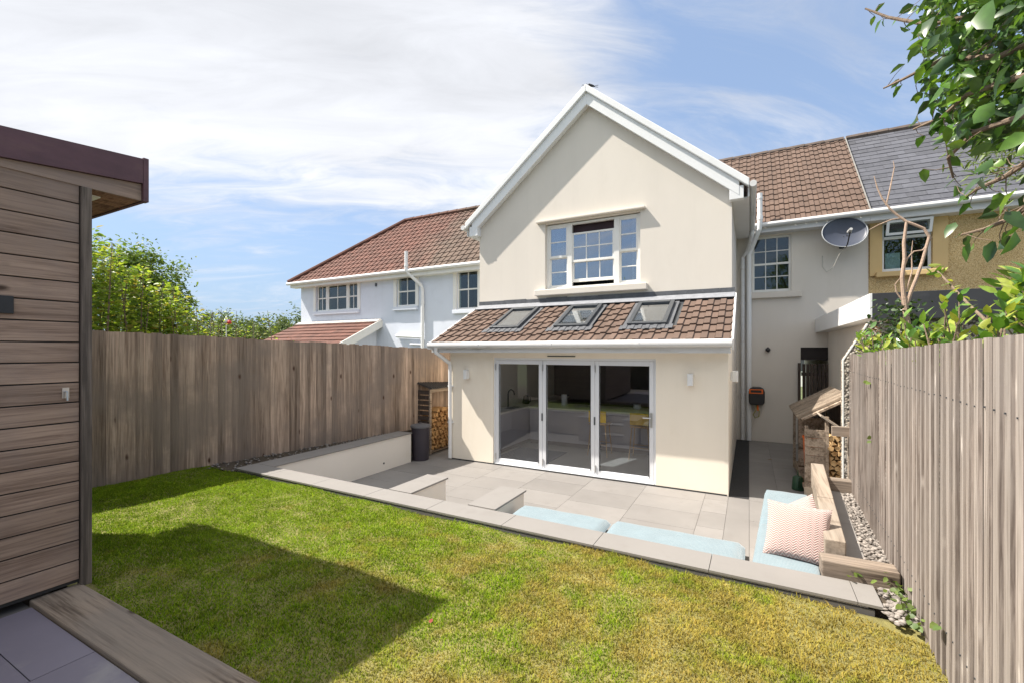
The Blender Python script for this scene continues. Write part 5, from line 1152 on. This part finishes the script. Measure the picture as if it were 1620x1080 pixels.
tree('tree', 'rounded bushy mid green tree behind the yellow green shrub left of the houses', 'tree', (-12.6, 5.2, .2), lb, 15000, .095, L_TREE, .10, width=.5, clumps=34, spread=.17)
t = thing('garden_ornament', 'small white and red ornament on a pole above the brown fence', 'ornament', tuple(at(358, 535, x=-9.4)))
c = at(358, 505, x=-9.4); MB().tube([at(358, 560, x=-9.4), at(358, 498, x=-9.4)], .008, 6).build('pole', WHITE, t)
MB().lathe(tuple(c), [(.001, .06), (.02, .03), (.045, -.03), (.05, -.07), (.001, -.09)], 12).build('body', WHITE, t, smooth=True); MB().lathe(tuple(c+Vector((.05, .03, -.05))), [(.001, .04), (.045, .0), (.04, -.05), (.001, -.07)], 10).build('flower', plain('red_flower', (.55, .03, .04), .6), t)
for (a, b, rr, lab) in ((333, 492, 3.4, 'dark rounded distant tree, leftmost of the far row'), (372, 505, 2.9, 'distant olive green tree left of the far row middle'), (405, 500, 3.6, 'broad pale green distant tree in the middle of the far row'), (440, 504, 3.2, 'distant green tree between the broad pale one and the white house'), (472, 496, 3.8, 'distant tree touching the corner of the pale blue white house')):
    top = at(a, b, y=38); x, y, z = top
    tree('tree', lab, 'tree', (x, y, 0), [((x, y, z-rr*.8), (rr, rr, rr*.85)), ((x-rr*.6, y, z-rr*1.25), (rr*.75, rr*.8, rr*.7)), ((x+rr*.7, y+1, z-rr*1.2), (rr*.8, rr*.8, rr*.75))], 4500, .42, L_FAR, .3, 'far trees beyond the gardens', clumps=34, spread=.16)
P = []
for i in range(7000):
    a = random.uniform(290, 520); h_ = random.random(); p = at(a, 536-h_*(22+6*math.sin(a*.13)), y=44+random.uniform(-2, 2)); P.append(tuple(p))
leaves('distant_wood', np.array(P), RNG.uniform(.3, .6, len(P)), L_FAR, None, label='low green distant wood behind the far trees', kind='stuff')
# --- garden behind the camera, seen in the glass
t = thing('hedge', 'tall dark hedge closing the garden behind the deck', 'hedge', (-3, -6, .3)); P = np.stack([RNG.uniform(-9, 2.5, 9000), -5.6+RNG.normal(size=9000)*.3, RNG.uniform(.3, 2.4, 9000)+.2*RNG.normal(size=9000)], -1)
leaves('foliage', P, RNG.uniform(.07, .13, len(P)), L_DARK, t); MB().box(-9, 2.5, -5.75, -5.45, 0, 2.1).build('core', plain('dark_twigs', (.02, .025, .012), .9), t)
tree('tree', 'tall dark tree beyond the hedge, mirrored in the upper windows', 'tree', (3.2, -9.5, 0), [((3.2, -9.5, 5.6), (2.0, 1.8, 2.2)), ((2.2, -9.2, 7.2), (1.2, 1.2, 1.3)), ((4.6, -9.6, 7.0), (1.7, 1.6, 1.8))], 9000, .17, L_MID, .2)
tree('tree', 'dark tree behind the house to the right, mirrored in the passage window', 'tree', (9, -3.5, 0), [((8.5, -3.5, 6.0), (3.2, 2.2, 3.4)), ((6.6, -3.0, 8.0), (1.6, 1.6, 2.0))], 9000, .17, L_MID, .2)
tree('tree', 'low tree beyond the hedge, mirrored in the left sashes', 'tree', (-7.5, -10, 0), [((-7.5, -10, 5.0), (2.2, 1.8, 1.6)), ((-9.5, -10, 4.6), (1.6, 1.6, 1.6))], 6000, .17, L_MID, .2)
# --- fallen leaves
def fallen(p, s_, mat, label):
    t = props(tri_mesh('fallen_leaf', *leaf_arrays(np.array([p]), np.array([(random.gauss(0, 1), random.gauss(0, 1), .05)]), np.array([(0, 0, 1.)]), np.array([s_]), .6), mat, origin=p), label, 'leaf'); return t
fallen((-1.75, 2.22, .545), .05, plain('dark_red_leaf', (.22, .03, .03), .6), 'dark red fallen leaf on the lawn near the corner of the shed shadow')
fallen((.42, 10.6, .012), .09, L_BROWN, 'curled brown fallen leaf on the shaded passage paving')
